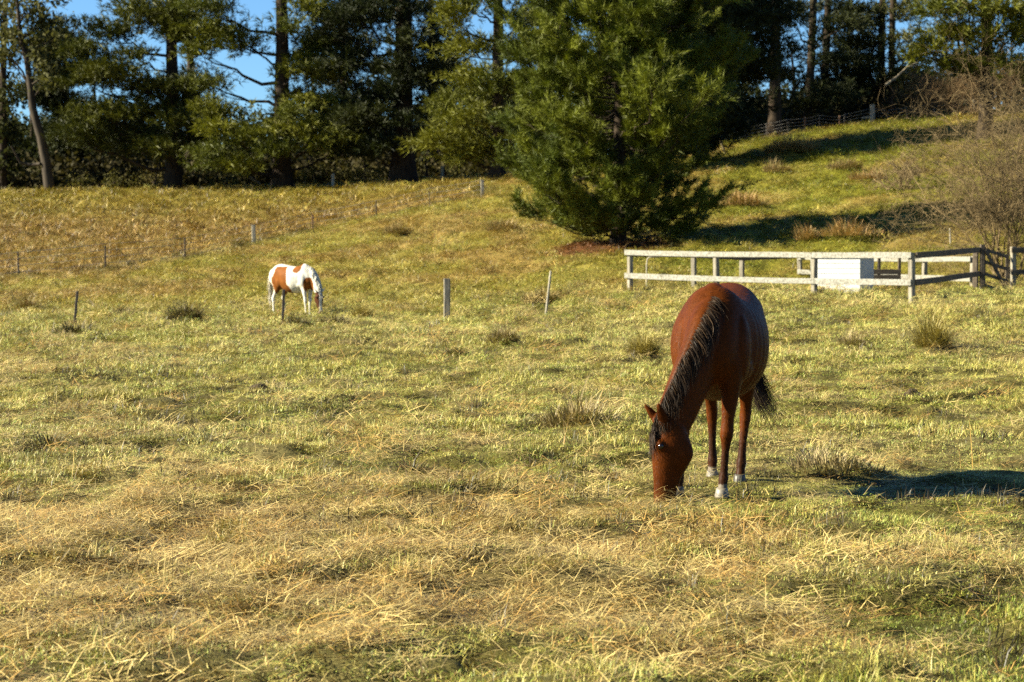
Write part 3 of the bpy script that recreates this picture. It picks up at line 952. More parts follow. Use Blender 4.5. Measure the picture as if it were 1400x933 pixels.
def young_pine():
    r = np.random.default_rng(77)
    Y = 78.0
    bx = X_at(845, Y); bz = gz(bx, Y)
    H = 14.5
    root = empty('young_pine', (bx, Y, bz))
    tag(root, 'full young pine with foliage down to the ground on the hillside', 'tree')
    tp = trunk_path(H, (0.2, 0), 0.15, 14, r)
    tb = Tubes(); rad = 0.30 * np.clip(1 - tp[:, 2] / H, 0.03, 1) ** 0.8; rad[0] *= 1.3
    tb.add(tp, rad, 9)
    link('trunk', tb.mesh('trunk'), M['bark'], root)
    lm = Tubes(); P = []; D = []; S = []; C = []
    ga, gb = np.array((0.048, 0.062, 0.008)), np.array((0.118, 0.128, 0.012))
    env_h = [0.0, 1.0, 2.5, 4.5, 6.5, 9.0, 11.5, 13.5, 14.5]
    env_r = [2.4, 3.3, 4.1, 4.45, 3.95, 2.85, 1.75, 0.8, 0.15]
    nb = 245
    for k in range(nb):
        h = 0.3 + (H - 0.6) * ((k + r.uniform(0, 1)) / nb) ** 1.05
        az = k * 2.39996 + r.normal(0, 0.25)
        lop = 1 + 0.20 * np.sin(az * 2 + h * 1.1) + 0.16 * np.sin(az * 3 - h * 1.9)
        L = np.interp(h, env_h, env_r) * r.uniform(0.58, 1.14) * lop
        up = 0.22 + 0.50 * h / H
        rightlow = (np.cos(az) > 0.3) and h < 4.0
        if rightlow and r.uniform() < 0.22:
            continue
        p0 = np.array([np.interp(h, tp[:, 2], tp[:, 0]), np.interp(h, tp[:, 2], tp[:, 1]), h])
        tipz = h + L * up * 0.55 - (0.25 if h < 3 else 0)
        p1 = np.array([np.cos(az) * L, np.sin(az) * L, max(tipz, 0.25)])
        n = 8
        t = np.linspace(0, 1, n)[:, None]
        Q = p0 + (p1 - p0) * t
        Q[:, 2] += -0.10 * L * np.sin(np.pi * t[:, 0]) + 0.12 * L * t[:, 0] ** 3
        Q[1:-1] += r.normal(0, 0.03 * L, (n - 2, 3))
        lm.add(Q, 0.045 * (1 - 0.8 * t[:, 0]) * (0.5 + 0.12 * L), 4)
        nsh = int(5 + 3.6 * L)
        gcol = ga + (gb - ga) * r.uniform(0, 1)
        for q in range(nsh):
            f = 0.30 + 0.70 * r.uniform() ** 0.7
            b0 = np.array([np.interp(f, t[:, 0], Q[:, i]) for i in range(3)])
            sd = 1 if r.uniform() < .5 else -1
            lat = np.array([-np.sin(az), np.cos(az), 0]) * sd
            out = np.array([np.cos(az), np.sin(az), 0])
            dv = lat * r.uniform(0.1, 1.0) + out * r.uniform(.3, .9) + np.array([0, 0, r.uniform(0.0, 0.85)])
            dv /= np.linalg.norm(dv)
            sl = r.uniform(0.45, 1.0) * (0.55 + 0.45 * (1 - abs(f - .65)))
            b1 = b0 + dv * sl + np.array([0, 0, 0.12 * sl])
            if q % 3 == 0:
                lm.add(np.stack([b0, (b0 + b1) / 2, b1]), np.array([0.02, 0.015, 0.008]), 3)
            m = int(4 + 4 * sl)
            tt = np.linspace(0.3, 1.05, m)[:, None]
            P.append(b0 + (b1 - b0) * tt + r.normal(0, 0.05, (m, 3)))
            D.append(np.repeat((dv + np.array([0, 0, .35]))[None], m, 0) + r.normal(0, 0.28, (m, 3)))
            S.append(0.46 * r.uniform(.65, 1.3, m))
            C.append(np.repeat((gcol * r.uniform(.8, 1.25))[None], m, 0))
    V, Fc, Cc = bake_tufts(np.concatenate(P), np.concatenate(D), np.concatenate(S), np.concatenate(C), r, TUFTS_FINE)
    link('limbs', lm.mesh('limbs'), M['bark'], root)['kind'] = 'stuff'
    link('crown', new_mesh('crown', V, Fc, col=Cc), M['needles'], root)


young_pine()


def leafy_tree(name, label, px, Y, H, trunk_px, blobs, colr, seed, path=None, group=None, cat='tree', leaf=0.22, dens=1.0, bark='gumbark', extra_limbs=()):
    """broadleaf tree or shrub: foliage in hanging leaf clumps at the ends of limbs."""
    r = np.random.default_rng(seed)
    bx = X_at(px, Y); bz = gz(bx, Y); ppm = F / Y
    root = empty(name, (bx, Y, bz))
    tag(root, label, cat, group)
    if path is None:
        tp = trunk_path(H, (r.normal(0, .4), 0), 0.2, 8, r)
    else:
        tp = np.array([[X_at(x, Y) - bx, r.normal(0, .15), (Z_at(y, Y) - bz)] for x, y in path]); tp[0, 2] = -0.4
    tb = Tubes(); r0 = trunk_px / ppm / 2
    tb.add(tp, r0 * np.linspace(1.15, 0.25, len(tp)), 8)
    link('trunk', tb.mesh('trunk'), M[bark], root)
    lm = Tubes(); Vs = []; Cs = []
    for pth, wpx in extra_limbs:
        q = np.array([[X_at(x, Y) - bx, r.normal(0, .2), Z_at(y, Y) - bz] for x, y in pth])
        lm.add(q, wpx / ppm / 2 * np.linspace(1, .5, len(q)), 6)
    for (x, y, rx, ry) in blobs:
        dy = r.uniform(-2, 2)
        c = np.array([X_at(x, Y + dy) - bx, dy, Z_at(y, Y + dy) - bz]); a, b_ = rx / ppm, ry / ppm
        hh = np.clip(c[2] - 0.9 * np.hypot(c[0], c[1]) * 0.5 - 0.8, 0.3, tp[-1, 2])
        tr = np.array([np.interp(hh, tp[:, 2], tp[:, i]) for i in range(3)])
        pa = limb(lm, tr, c, 0.04 + 0.014 * np.linalg.norm(c - tr), 0.02, r, 0.04)
        nsub = max(4, int(7 * a * b_ * 0.6 + 4))
        for q in range(nsub):
            o = r.normal(0, 0.5, 3) * np.array([a, a, b_])
            pc = c + o
            limb(lm, pa[r.integers(2, 6)], pc, 0.02, 0.008, r, 0.03, 3, 4)
            n = int(60 * dens)
            pp = pc + r.normal(0, 1, (n, 3)) * np.array([0.42, 0.42, 0.34])
            d = r.normal(0, 1, (n, 3)) + np.array([0, 0, -0.7]); d /= np.linalg.norm(d, axis=1)[:, None]
            s = np.cross(d, r.normal(0, 1, (n, 3))); s /= np.linalg.norm(s, axis=1)[:, None]
            L = (leaf * r.uniform(.7, 1.3, n))[:, None]
            v = np.stack([pp, pp + d * L * .5 + s * L * .22, pp + d * L, pp + d * L * .5 - s * L * .22], 1)
            Vs.append(v.reshape(-1, 3))
            cc = np.array(colr[0]) + (np.array(colr[1]) - np.array(colr[0])) * r.uniform(0, 1, (n, 1))
            Cs.append(np.repeat(cc, 4, 0))
    V = np.concatenate(Vs); Cc = np.concatenate(Cs)
    link('limbs', lm.mesh('limbs'), M[bark], root)['kind'] = 'stuff'
    link('crown', new_mesh('crown', V, np.arange(len(V)).reshape(-1, 4), col=Cc), M['gum'], root)
    return root


GUM = ((0.060, 0.062, 0.020), (0.125, 0.115, 0.045))
leafy_tree('gum_tree', 'slender gum tree with bent pale trunk and open crown', 68, 151, 22, 13,
           [(20, 15, 30, 16), (62, 30, 26, 16), (30, 48, 30, 16), (50, 62, 26, 14), (14, 75, 18, 14), (58, 82, 20, 10), (82, 52, 14, 10), (75, 95, 12, 8), (40, 8, 30, 12), (64, 112, 10, 6)],
           ((0.040, 0.042, 0.014), (0.10, 0.095, 0.036)), 31, path=[(70, 262), (65, 225), (58, 190), (48, 150), (44, 120), (40, 85), (30, 50), (28, 10), (22, -40)],
           extra_limbs=[([(58, 225), (40, 226), (28, 222), (18, 200)], 5), ([(45, 130), (34, 100), (20, 80)], 4), ([(44, 118), (55, 90), (62, 60)], 4)], dens=0.8, leaf=.40)
leafy_tree('gum_tree', 'dense dark gum tree cut off by the left edge', 5, 156, 20, 12,
           [(-5, 110, 26, 20), (12, 140, 22, 18), (-5, 170, 26, 20), (18, 185, 24, 16), (-10, 60, 24, 20), (-10, 20, 26, 20), (12, 215, 24, 16), (-15, 230, 20, 14)],
           ((0.022, 0.027, 0.010), (0.055, 0.056, 0.020)), 32, dens=0.8, leaf=.45, bark='bark')

# dense lower trees and shrubs behind the front row
back = [
    (45, 168, [(40, 205, 26, 16), (60, 185, 26, 14), (80, 215, 28, 16), (35, 235, 26, 14), (62, 240, 30, 12)], 'dark bushy tree in the gap behind the gum trunk'),
    (130, 172, [(110, 165, 28, 16), (140, 180, 32, 18), (95, 200, 26, 18), (150, 215, 36, 18), (120, 232, 32, 14), (165, 160, 25, 16)], 'dark bushy tree left of the tall dark pine'),
    (200, 175, [(190, 165, 26, 18), (215, 190, 30, 18), (185, 222, 36, 16), (225, 230, 30, 14)], 'dark bushy tree right behind the tall dark pine trunk'),
    (290, 176, [(280, 170, 22, 16), (270, 205, 30, 18), (310, 228, 36, 14), (255, 225, 28, 16), (330, 200, 26, 14)], 'dark bushy tree between the two left pines'),
    (430, 178, [(430, 150, 26, 18), (420, 215, 34, 16), (460, 220, 34, 14), (470, 180, 28, 18), (490, 140, 26, 20)], 'dark bushy tree behind the bare limbed pine on its right'),
    (500, 180, [(500, 215, 32, 16), (520, 180, 28, 20), (485, 230, 30, 12), (520, 120, 30, 22)], 'dark bushy tree left behind the thickest trunk'),
    (600, 176, [(590, 150, 26, 18), (600, 222, 36, 12), (580, 200, 28, 16), (640, 232, 36, 12), (610, 95, 26, 18)], 'dark bushy tree right behind the thickest trunk'),
    (700, 170, [(690, 150, 34, 22), (700, 215, 40, 16), (720, 120, 34, 22), (670, 232, 30, 10), (740, 180, 34, 22)], 'dark bushy tree behind the olive green pine'),
    (990, 158, [(985, 125, 26, 16), (1010, 165, 26, 12), (970, 170, 26, 14), (1030, 160, 22, 12)], 'dark bushy tree on the hilltop left of the first trunk'),
    (1085, 166, [(1082, 150, 20, 10), (1070, 162, 18, 8), (1100, 152, 20, 10), (1125, 148, 22, 12)], 'dark bushy tree on the hilltop between the first and second trunks'),
    (1155, 170, [(1150, 140, 24, 12), (1165, 122, 22, 12), (1180, 142, 20, 9), (1200, 118, 20, 12)], 'dark bushy tree on the hilltop between the trunk pairs'),
    (1245, 172, [(1240, 128, 22, 12), (1262, 112, 24, 14), (1270, 135, 20, 10), (1228, 136, 12, 8)], 'dark bushy tree on the hilltop right of the forked trunk'),
    (1320, 168, [(1310, 118, 30, 14), (1350, 110, 34, 14), (1385, 115, 30, 14), (1330, 88, 30, 14)], 'dark bushy tree under the bright green corner pine'),
]
for i, (px, Y, bl, lab) in enumerate(back):
    leafy_tree('bushy_tree', lab, px, Y, 9, 8, bl, ((0.013, 0.017, 0.007), (0.034, 0.038, 0.013)), 700 + i, group='dense trees behind the pines', bark='bark', leaf=0.50, dens=0.6)



def wood_belt(name, label, x0px, x1px, Y, depth, top_fn, n, seed, colr):
    """far wood that reads as one mass: leaf sprays filling the volume behind the front trees."""
    r = np.random.default_rng(seed)
    u = r.uniform(0, 1, n)
    px = x0px + (x1px - x0px) * u
    yy = Y + r.uniform(0, depth, n)
    X_ = (px - 700) / F * yy
    g = base_z(X_, yy)
    top = np.maximum(CAM_H + (HOR - top_fn(px + (yy - Y) * 9)) / F * yy - g, 0.6)
    z = g + top * r.uniform(0, 1, n) ** 0.85
    cx = np.stack([X_, yy, z], -1)
    V_ = []; C_ = []
    k = 9
    pp = np.repeat(cx, k, 0) + r.normal(0, 1, (n * k, 3)) * np.array([.5, .5, .38])
    d = r.normal(0, 1, (n * k, 3)) + np.array([0, 0, -.2]); d /= np.linalg.norm(d, axis=1)[:, None]
    s_ = np.cross(d, r.normal(0, 1, (n * k, 3))); s_ /= np.linalg.norm(s_, axis=1)[:, None]
    L = (r.uniform(.35, .65, n * k))[:, None]
    v = np.stack([pp, pp + d * L * .5 + s_ * L * .3, pp + d * L, pp + d * L * .5 - s_ * L * .3], 1).reshape(-1, 3)
    cc = np.array(colr[0]) + (np.array(colr[1]) - np.array(colr[0])) * r.uniform(0, 1, (n * k, 1))
    me = new_mesh(name, v, np.arange(len(v)).reshape(-1, 4), col=np.repeat(cc, 4, 0))
    o = link(name, me, M['gum'])
    o['kind'] = 'stuff'; o['label'] = label; o['category'] = 'wood'
    return o


def top_left(px):
    return np.interp(px, [-200, 0, 60, 100, 180, 260, 330, 400, 480, 560, 640, 720, 800, 900], [150, 160, 195, 175, 165, 180, 190, 205, 150, 170, 190, 150, 120, 110]) + (fbm(px / 22., px * 0, 5, 3) - .5) * 60


def top_right(px):
    return np.interp(px, [880, 980, 1030, 1080, 1150, 1230, 1300, 1500], [120, 130, 150, 142, 128, 132, 110, 90]) + (fbm(px / 16., px * 0, 6, 3) - .5) * 34


wood_belt('far_wood', 'dark mass of woodland behind the pines on the left', -160, 900, 178, 22, top_left, 6500, 41, ((0.011, 0.014, 0.006), (0.030, 0.034, 0.012)))
wood_belt('far_wood', 'dark mass of woodland behind the hilltop trunks', 900, 1560, 166, 16, top_right, 3000, 42, ((0.011, 0.014, 0.006), (0.030, 0.033, 0.012)))

wood_belt('undergrowth', 'dark tangled undergrowth along the foot of the pines', -160, 760, 156, 16, lambda p: 228 + (fbm(p / 34., p * 0, 8, 4) - .5) * 110, 3300, 43, ((0.014, 0.014, 0.006), (0.060, 0.048, 0.019)))
wood_belt('undergrowth', 'dark tangled undergrowth behind the hilltop wire fence', 960, 1300, 147, 12, lambda p: np.interp(p, [960, 1050, 1150, 1300], [182, 162, 150, 132]) + (fbm(p / 10., p * 0, 9, 3) - .5) * 22, 1500, 44, ((0.020, 0.020, 0.009), (0.060, 0.050, 0.020)))

low = [(212, 153, [(205, 244, 20, 8), (222, 248, 16, 7)], 'pale dry shrub at the foot of the tall dark pine'),
       (300, 154, [(290, 240, 22, 9), (315, 242, 20, 8)], 'olive shrub left of the stout lit trunk'),
       (432, 156, [(425, 240, 20, 9), (445, 236, 20, 10)], 'olive shrub right of the stout lit trunk'),
       (500, 154, [(490, 240, 22, 8), (515, 238, 20, 8)], 'olive shrub left of the thickest trunk'),
       (120, 156, [(110, 246, 22, 9), (140, 244, 22, 9), (165, 246, 20, 8)], 'olive shrub right of the gum trunk'),
       (585, 152, [(580, 236, 20, 7), (610, 236, 20, 7)], 'olive shrub right of the thickest trunk')]
for i, (px, Y, bl, lab) in enumerate(low):
    leafy_tree('shrub', lab, px, Y, 2.2, 4, bl, ((0.10, 0.085, 0.03), (0.20, 0.16, 0.06)) if i == 0 else ((0.055, 0.055, 0.018), (0.12, 0.105, 0.035)), 800 + i, group='shrubs at the foot of the pines', cat='shrub', bark='bark', leaf=0.22, dens=1.0)


# ------------------------------------------------------------------ bare shrubs
def bare_shrub(name, label, x, y, H, spread, nstem, seed, mat, levels=4, group=None, skew=(0, 0)):
    r = np.random.default_rng(seed)
    root = empty(name, (x, y, gz(x, y)))
    tag(root, label, 'shrub', group)
    tubs = [Tubes(), Tubes()]

    def grow(p, d, L, rad, lev):
        n = (5, 5, 4, 3, 2)[min(lev, 4)]
        P = [p]; dd = d.copy()
        for i in range(n):
            dd = dd + r.normal(0, 0.17 + 0.05 * lev, 3) + np.array([0, 0, 0.03 - 0.02 * lev])
            dd /= np.linalg.norm(dd)
            P.append(P[-1] + dd * L / n)
        P = np.array(P)
        P[:, 2] = np.maximum(P[:, 2], 0.05)
        R = rad * np.linspace(1, 0.45, n + 1)
        tubs[0 if lev < 2 else 1].add(P, R, 5 if lev == 0 else 3)
        if lev + 1 >= levels:
            return
        nc = (5, 5, 4, 4)[min(lev, 3)]
        for c in range(nc):
            f = r.uniform(0.30, 1.0)
            i = min(int(f * n), n - 1)
            q = P[i] + (P[i + 1] - P[i]) * (f * n - i)
            dv = dd * 0.55 + r.normal(0, 0.55, 3) + np.array([0, 0, 0.12])
            dv /= np.linalg.norm(dv)
            grow(q, dv, L * r.uniform(.42, .72), max(rad * 0.50, 0.0038), lev + 1)
    for s in range(nstem):
        az = r.uniform(0, 2 * np.pi); ti = abs(r.normal(0, 1)) * spread
        ti = min(ti, 1.25)
        d = np.array([np.cos(az) * np.sin(ti) + skew[0], np.sin(az) * np.sin(ti) + skew[1], np.cos(ti)])
        d /= np.linalg.norm(d)
        p = np.array([r.normal(0, .22), r.normal(0, .22), -0.1])
        grow(p, d, H * r.uniform(0.45, 0.72), 0.03 * r.uniform(.7, 1.4), 0)
    link('stems', tubs[0].mesh('stems'), mat, root)['kind'] = 'stuff'
    link('twigs', tubs[1].mesh('twigs'), mat, root)['kind'] = 'stuff'
    return root


sx = X_at(1374, 60)
bare_shrub('bare_shrub', 'large leafless brown shrub standing beside the gate', sx, 60, 6.6, 0.27, 19, 51, M['twig'], levels=5, skew=(-0.03, 0))
bare_shrub('bare_shrub', 'leafless shrub behind the large one at the right edge', X_at(1412, 72), 72, 6.2, 0.42, 14, 52, M['twig'], levels=4)
for i, (px, Y, H) in enumerate([(1268, 139, 4.4), (1300, 137, 4.8), (1335, 136, 5.2), (1375, 136, 5.0)]):
    bare_shrub('dry_brush', ['brown leafless brush on the hilltop, leftmost of the row', 'brown leafless brush on the hilltop, second of the row', 'brown leafless brush on the hilltop, third of the row', 'brown leafless brush on the hilltop, rightmost of the row'][i],
               X_at(px, Y), Y, H, 0.5, 14, 60 + i, M['twigdark'], levels=4, group='leafless brush along the hilltop')
dsh = bare_shrub('dry_brush', 'low tangle of dead branches at the end of the young pine shadow', X_at(1235, 92), 92, 2.0, 0.95, 16, 66, M['twig'], levels=4)


# ------------------------------------------------------------------ rail fence paddock
def corner(px, Y):
    x = X_at(px, Y)
    return Vector((x, Y, gz(x, Y)))


A = corner(861, 56); B = corner(1247, 47.5); Cc_ = corner(1334, 54.0); Dd = corner(1094, 66.0)


def rail_run(root, P, Q, fr, heights, pmat, rmat, post_h=1.19, pw=0.13, rail_h=0.14, rail_t=0.045, front=True, skip_first=False, skip_last=False, htop=None):
    """posts at the fractions fr along P..Q and rails fixed on the near side."""
    d = (Q - P); d2 = Vector((d.x, d.y, 0)).normalized()
    nrm = Vector((d2.y, -d2.x, 0))
    if nrm.y > 0:
        nrm = -nrm
    if not front:
        nrm = -nrm
    for i, f in enumerate(fr):
        if (i == 0 and skip_first) or (i == len(fr) - 1 and skip_last):
            continue
        p = P + d * f
        h = post_h if htop is None else htop[0] + (htop[1] - htop[0]) * f
        g = float(base_z(p.x, p.y))
        lean = Vector((random.uniform(-.03, .03), random.uniform(-.03, .03), 0))
        link('post', box_mesh('post', Vector((p.x, p.y, g - 0.3)), Vector((p.x, p.y, g + h)) + lean, pw, pw, up=d2, jitter=0.006), pmat, root)
    for hi, hh in enumerate(heights):
        for i in range(len(fr) - 1):
            a = P + d * fr[i]; b2 = P + d * fr[i + 1]
            if isinstance(hh, tuple):
                ha = hh[0] + (hh[1] - hh[0]) * fr[i]; hb = hh[0] + (hh[1] - hh[0]) * fr[i + 1]
            else:
                ha = hb = hh
            za, zb = base_z(a.x, a.y) + ha, base_z(b2.x, b2.y) + hb
            off = nrm * (pw / 2 + rail_t / 2 + 0.004)
            e = d2 * 0.004
            pa = Vector((a.x, a.y, float(za))) + off + e; pb = Vector((b2.x, b2.y, float(zb))) + off - e
            if i == 0 and not skip_first:
                pa -= d2 * 0.10
            if i == len(fr) - 2 and not skip_last:
                pb += d2 * 0.06
            link('rail', box_mesh('rail', pa, pb, rail_t, rail_h * random.uniform(.94, 1.05), jitter=0.008), rmat, root)


fence = empty('rail_fence', A)
tag(fence, 'weathered white timber rail fence around the small paddock', 'fence')
fence_parts_before = set(COL.objects)
rail_run(fence, A, B, [0, 0.345, 0.69, 1.0], [1.13, 0.50], M['post'], M['rail'])
rail_run(fence, B, Cc_, [0, 1.0], [1.13, 0.50], M['oldtimber_shade'], M['oldtimber_shade'], skip_first=True)  # side turned from the sun: its shade is painted in by the dark colour
rail_run(fence, A, Dd, [0, 0.34, 0.62, 1.0], [(1.10, 0.72)], M['post'], M['oldtimber_shade'], skip_first=True, htop=(1.12, 0.74), rail_h=0.16)  # dark rail colour here stands for the shaded face of the same fence
rail_run(fence, Dd, Cc_ + Vector((0.4, 2.2, 0)), [0, 0.4, 0.75, 1.0], [(0.66, 0.84), (0.20, 0.30)], M['post'], M['rail'], skip_first=True, htop=(.74, .92))
G2 = corner(1384, 54.3)
rail_run(fence, G2, corner(1480, 55), [0, 1.0], [1.10, 0.52], M['post'], M['oldtimber_shade'], skip_last=True)
for ob in set(COL.objects) - fence_parts_before:
    ob.matrix_parent_inverse = Matrix.Translation(-A)

# gate
gate = empty('gate', (Cc_.x, Cc_.y, Cc_.z))
tag(gate, 'narrow dark timber gate with diagonal brace beside the bare shrub', 'gate')
before = set(COL.objects)
ga = Vector((Cc_.x + 0.16, Cc_.y - 0.02, Cc_.z)); gb = Vector((G2.x - 0.14, G2.y - 0.02, G2.z))
link('gate_post', box_mesh('gate_post', ga - Vector((0, 0, .3)), ga + Vector((0, 0, 1.2)), .12, .12, up=Vector((1, 0, 0))), M['oldtimber_shade'], gate)
for h in (0.12, 0.42, 0.74, 1.06):
    link('gate_bar', box_mesh('gate_bar', ga + Vector((.065, -.02, h)), gb + Vector((0, -.02, h)), .03, .09), M['oldtimber_shade'], gate)
link('brace', box_mesh('brace', ga + Vector((.07, -.06, 1.05)), gb + Vector((0, -.06, .12)), .03, .10), M['oldtimber_shade'], gate)
for k, f in enumerate((0.0, 1.0)):
    p = ga.lerp(gb, 0.07 + 0.93 * f)
    link('stile', box_mesh('stile', p + Vector((0, .03, .06)), p + Vector((0, .03, 1.14)), .04, .09, up=Vector((1, 0, 0))), M['oldtimber_shade'], gate)
for ob in set(COL.objects) - before:
    ob.matrix_parent_inverse = Matrix.Translation(-gate.location)

# white slatted shed behind the front rails
wY = 55.0
w0, w1 = X_at(1119, wY), X_at(1184, wY)
wz = gz((w0 + w1) / 2, wY)
shed = empty('feed_shelter', ((w0 + w1) / 2, wY, wz))
tag(shed, 'small white ribbed shelter behind the rails of the paddock', 'shelter')
W = w1 - w0; Hs = Z_at(352, wY) - wz
yaw = -0.62
W = W / 0.88
shed.rotation_euler = (0, 0, yaw)
nb_ = 7
for k in range(nb_):
    z0 = 0.03 + k * (Hs - .05) / nb_; zz = z0 + (Hs - .05) / nb_ * 0.5
    link('board', box_mesh('board', (-W / 2, -0.42, zz), (W / 2, -0.42, zz), .022, (Hs - .05) / nb_ * .93), M['whitesheet'], shed)
for sx_ in (-1, 1):
    link('side_panel', box_mesh('side_panel', (sx_ * (W / 2 - .02), -0.40, Hs / 2), (sx_ * (W / 2 - .02), 0.42, Hs / 2), .03, Hs - .04), M['whitesheet'], shed)
link('back_panel', box_mesh('back_panel', (-W / 2 + .04, 0.40, Hs / 2), (W / 2 - .04, 0.40, Hs / 2), .03, Hs - .05), M['whitesheet'], shed)
link('roof', box_mesh('roof', (-W / 2 - .05, 0, Hs + .012), (W / 2 + .05, 0, Hs + .012), .98, .03), M['whitesheet'], shed)

# dark timber hurdle next to the shelter
hY = 56.5
h0, h1 = X_at(1188, hY), X_at(1229, hY)
hz_ = gz((h0 + h1) / 2, hY)
hur = empty('timber_hurdle', ((h0 + h1) / 2, hY, hz_))
tag(hur, 'dark boarded timber hurdle with short posts right of the white shelter', 'hurdle')
WW = h1 - h0
ht = Z_at(351, hY) - hz_
for f in (-.5, -.18, .5):
    link('post', box_mesh('post', (f * WW, 0, -.2), (f * WW + .01, 0, ht), .08, .08, up=Vector((1, 0, 0))), M['oldtimber_shade'], hur)
for k in range(3):
    z = ht - .42 - k * .15
    link('board', box_mesh('board', (-WW / 2 - .03, -.06, z), (WW / 2 + .03, -.06, z), .03, .14, jitter=.004), M['oldtimber_shade'], hur)


# ------------------------------------------------------------------ single stakes and posts
def stake(name, label, px, ytop, ybase, topx, Y, w, mat, cat='post', group=None, round_=False):
    x = X_at(px, Y); g = gz(x, Y)
    top = Vector((X_at(topx, Y), Y, Z_at(ytop, Y)))
    if top.z - g < 0.4:
        top.z = g + 0.9
    p0 = Vector((x, Y, g - .25))
    if round_:
        tb = Tubes()
        P = np.array([p0.lerp(top, f)[:] for f in (0, .3, .7, .97, 1.0)])
        tb.add(P, np.array([w, w, w * .95, w * .92, w * .25]) / 2, 8)
        me = tb.mesh(name)
    else:
        me = box_mesh(name, p0, top, w, w, up=Vector((1, 0, 0)), jitter=.004)
    me.transform(Matrix.Translation((-x, -Y, -g)))
    o = link(name, me, mat, loc=(x, Y, g))
    tag(o, label, cat, group)
    return o


_, yy = ground_hit(611, 446); stake('fence_post', 'square grey wooden post standing alone in the middle of the pasture', 611, 381, 446, 611, yy, 0.15, M['post'])
_, yy = ground_hit(744, 434); stake('fence_stake', 'thin pale stake leaning right beside the brown tussock', 744, 370, 434, 753, yy, 0.06, M['palepost'], 'stake', round_=True)
_, yy = ground_hit(386, 452); stake('fence_stake', 'thin dark steel stake in front of the pinto', 385, 396, 452, 388, yy, 0.055, M['steel'], 'stake')
_, yy = ground_hit(100, 450); stake('fence_stake', 'thin dark steel stake leaning right over a wide tussock at left', 99, 398, 450, 106, yy, 0.055, M['steel'], 'stake')
stake('fence_stake', 'thin pale stake rising behind the paddock rails near the bare shrub', 1299, 312, 345, 1298, 70, 0.06, M['palepost'], 'stake', round_=True)
stake('field_post', 'pale post at the foot of the trees right of the thin tree guard', 605, 228, 243, 605, 148, 0.22, M['palepost'])
stake('field_post', 'pale post under the green boughs right of the stout lit trunk', 456, 238, 260, 456, 146, 0.22, M['palepost'])
# bent pale pipe
pY = 58
x = X_at(884, pY); g = gz(x, pY)
tb = Tubes(); hh = Z_at(352, pY) - g
tb.add(np.array([(0, 0, -.2), (0, 0, .3), (0, 0, hh * .8), (.02, 0, hh * .95), (.08, 0, hh), (.16, 0, hh + .01), (.30, 0, hh + .01)]), np.full(7, .022), 6)
o = link('bent_pipe', tb.mesh('bent_pipe'), M['palepost'], loc=(x, pY, g))
tag(o, 'thin pale pipe bent over at the top inside the left end of the paddock', 'pipe')


# ------------------------------------------------------------------ wire fences
def wire_fence(name, label, posts, nwires=4, whigh=1.1):
    P0 = posts[0]
    x0 = X_at(P0[0], P0[1])
    root = empty(name, (x0, P0[1], gz(x0, P0[1])))
    tag(root, label, 'fence')
    tops = []
    for (px, Y, kind, h) in posts:
        x = X_at(px, Y); g = gz(x, Y)
        loc = Vector((x, Y, g)) - root.location
        w = {'wood': .2, 'steel': .06, 'rust': .09, 'white': .3}[kind]
        mat = {'wood': M['palepost'], 'steel': M['steel'], 'rust': M['rust'], 'white': M['palepost']}[kind]
        me = box_mesh('post', loc - Vector((0, 0, .3)), loc + Vector((random.uniform(-.04, .04), 0, h)), w, w, up=Vector((1, 0, 0)))
        link('post', me, mat, root)
        tops.append(loc)
    for k in range(nwires):
        hh = whigh * (k + 1) / nwires
        tb = Tubes()
        P = []
        for a, b2 in zip(tops[:-1], tops[1:]):
            for f in (0, .33, .66):
                q = a.lerp(b2, f); P.append((q.x, q.y - .07, q.z + hh - .04 * math.sin(f * math.pi)))
        P.append((tops[-1].x, tops[-1].y - .07, tops[-1].z + hh))
        tb.add(np.array(P), np.full(len(P), .010), 4)
        link('wire', tb.mesh('wire'), M['wire'], root)
    return root


def along(px, py):
    return ground_hit(px, py, lo=60)[1]


wire_fence('wire_fence', 'wire fence with sparse posts climbing across the far field', WF)
hf = [(985, 138, 'wood', 1.1), (1018, 139, 'steel', 1.1), (1047, 140, 'steel', 1.1), (1076, 140.5, 'steel', 1.0), (1099, 141, 'rust', 1.2), (1119, 141.5, 'steel', 1.0), (1146, 142, 'rust', 1.2), (1153, 142.2, 'steel', 1.2), (1191, 142.5, 'white', 1.35), (1211, 143, 'steel', 1.0), (1238, 143.5, 'steel', 1.1), (1275, 144, 'steel', 1.1), (1330, 144.5, 'wood', 1.1)]
hr = wire_fence('wire_fence', 'wire fence with one thick white post along the hilltop', hf, nwires=5)
xw = X_at(1191, 142.5); gw_ = gz(xw, 142.5)
pw_ = Vector((xw, 142.5, gw_)) - hr.location
link('strut', box_mesh('strut', pw_ + Vector((-.75, -.03, .42)), pw_ + Vector((-.16, -.03, .48)), .08, .12), M['palepost'], hr)

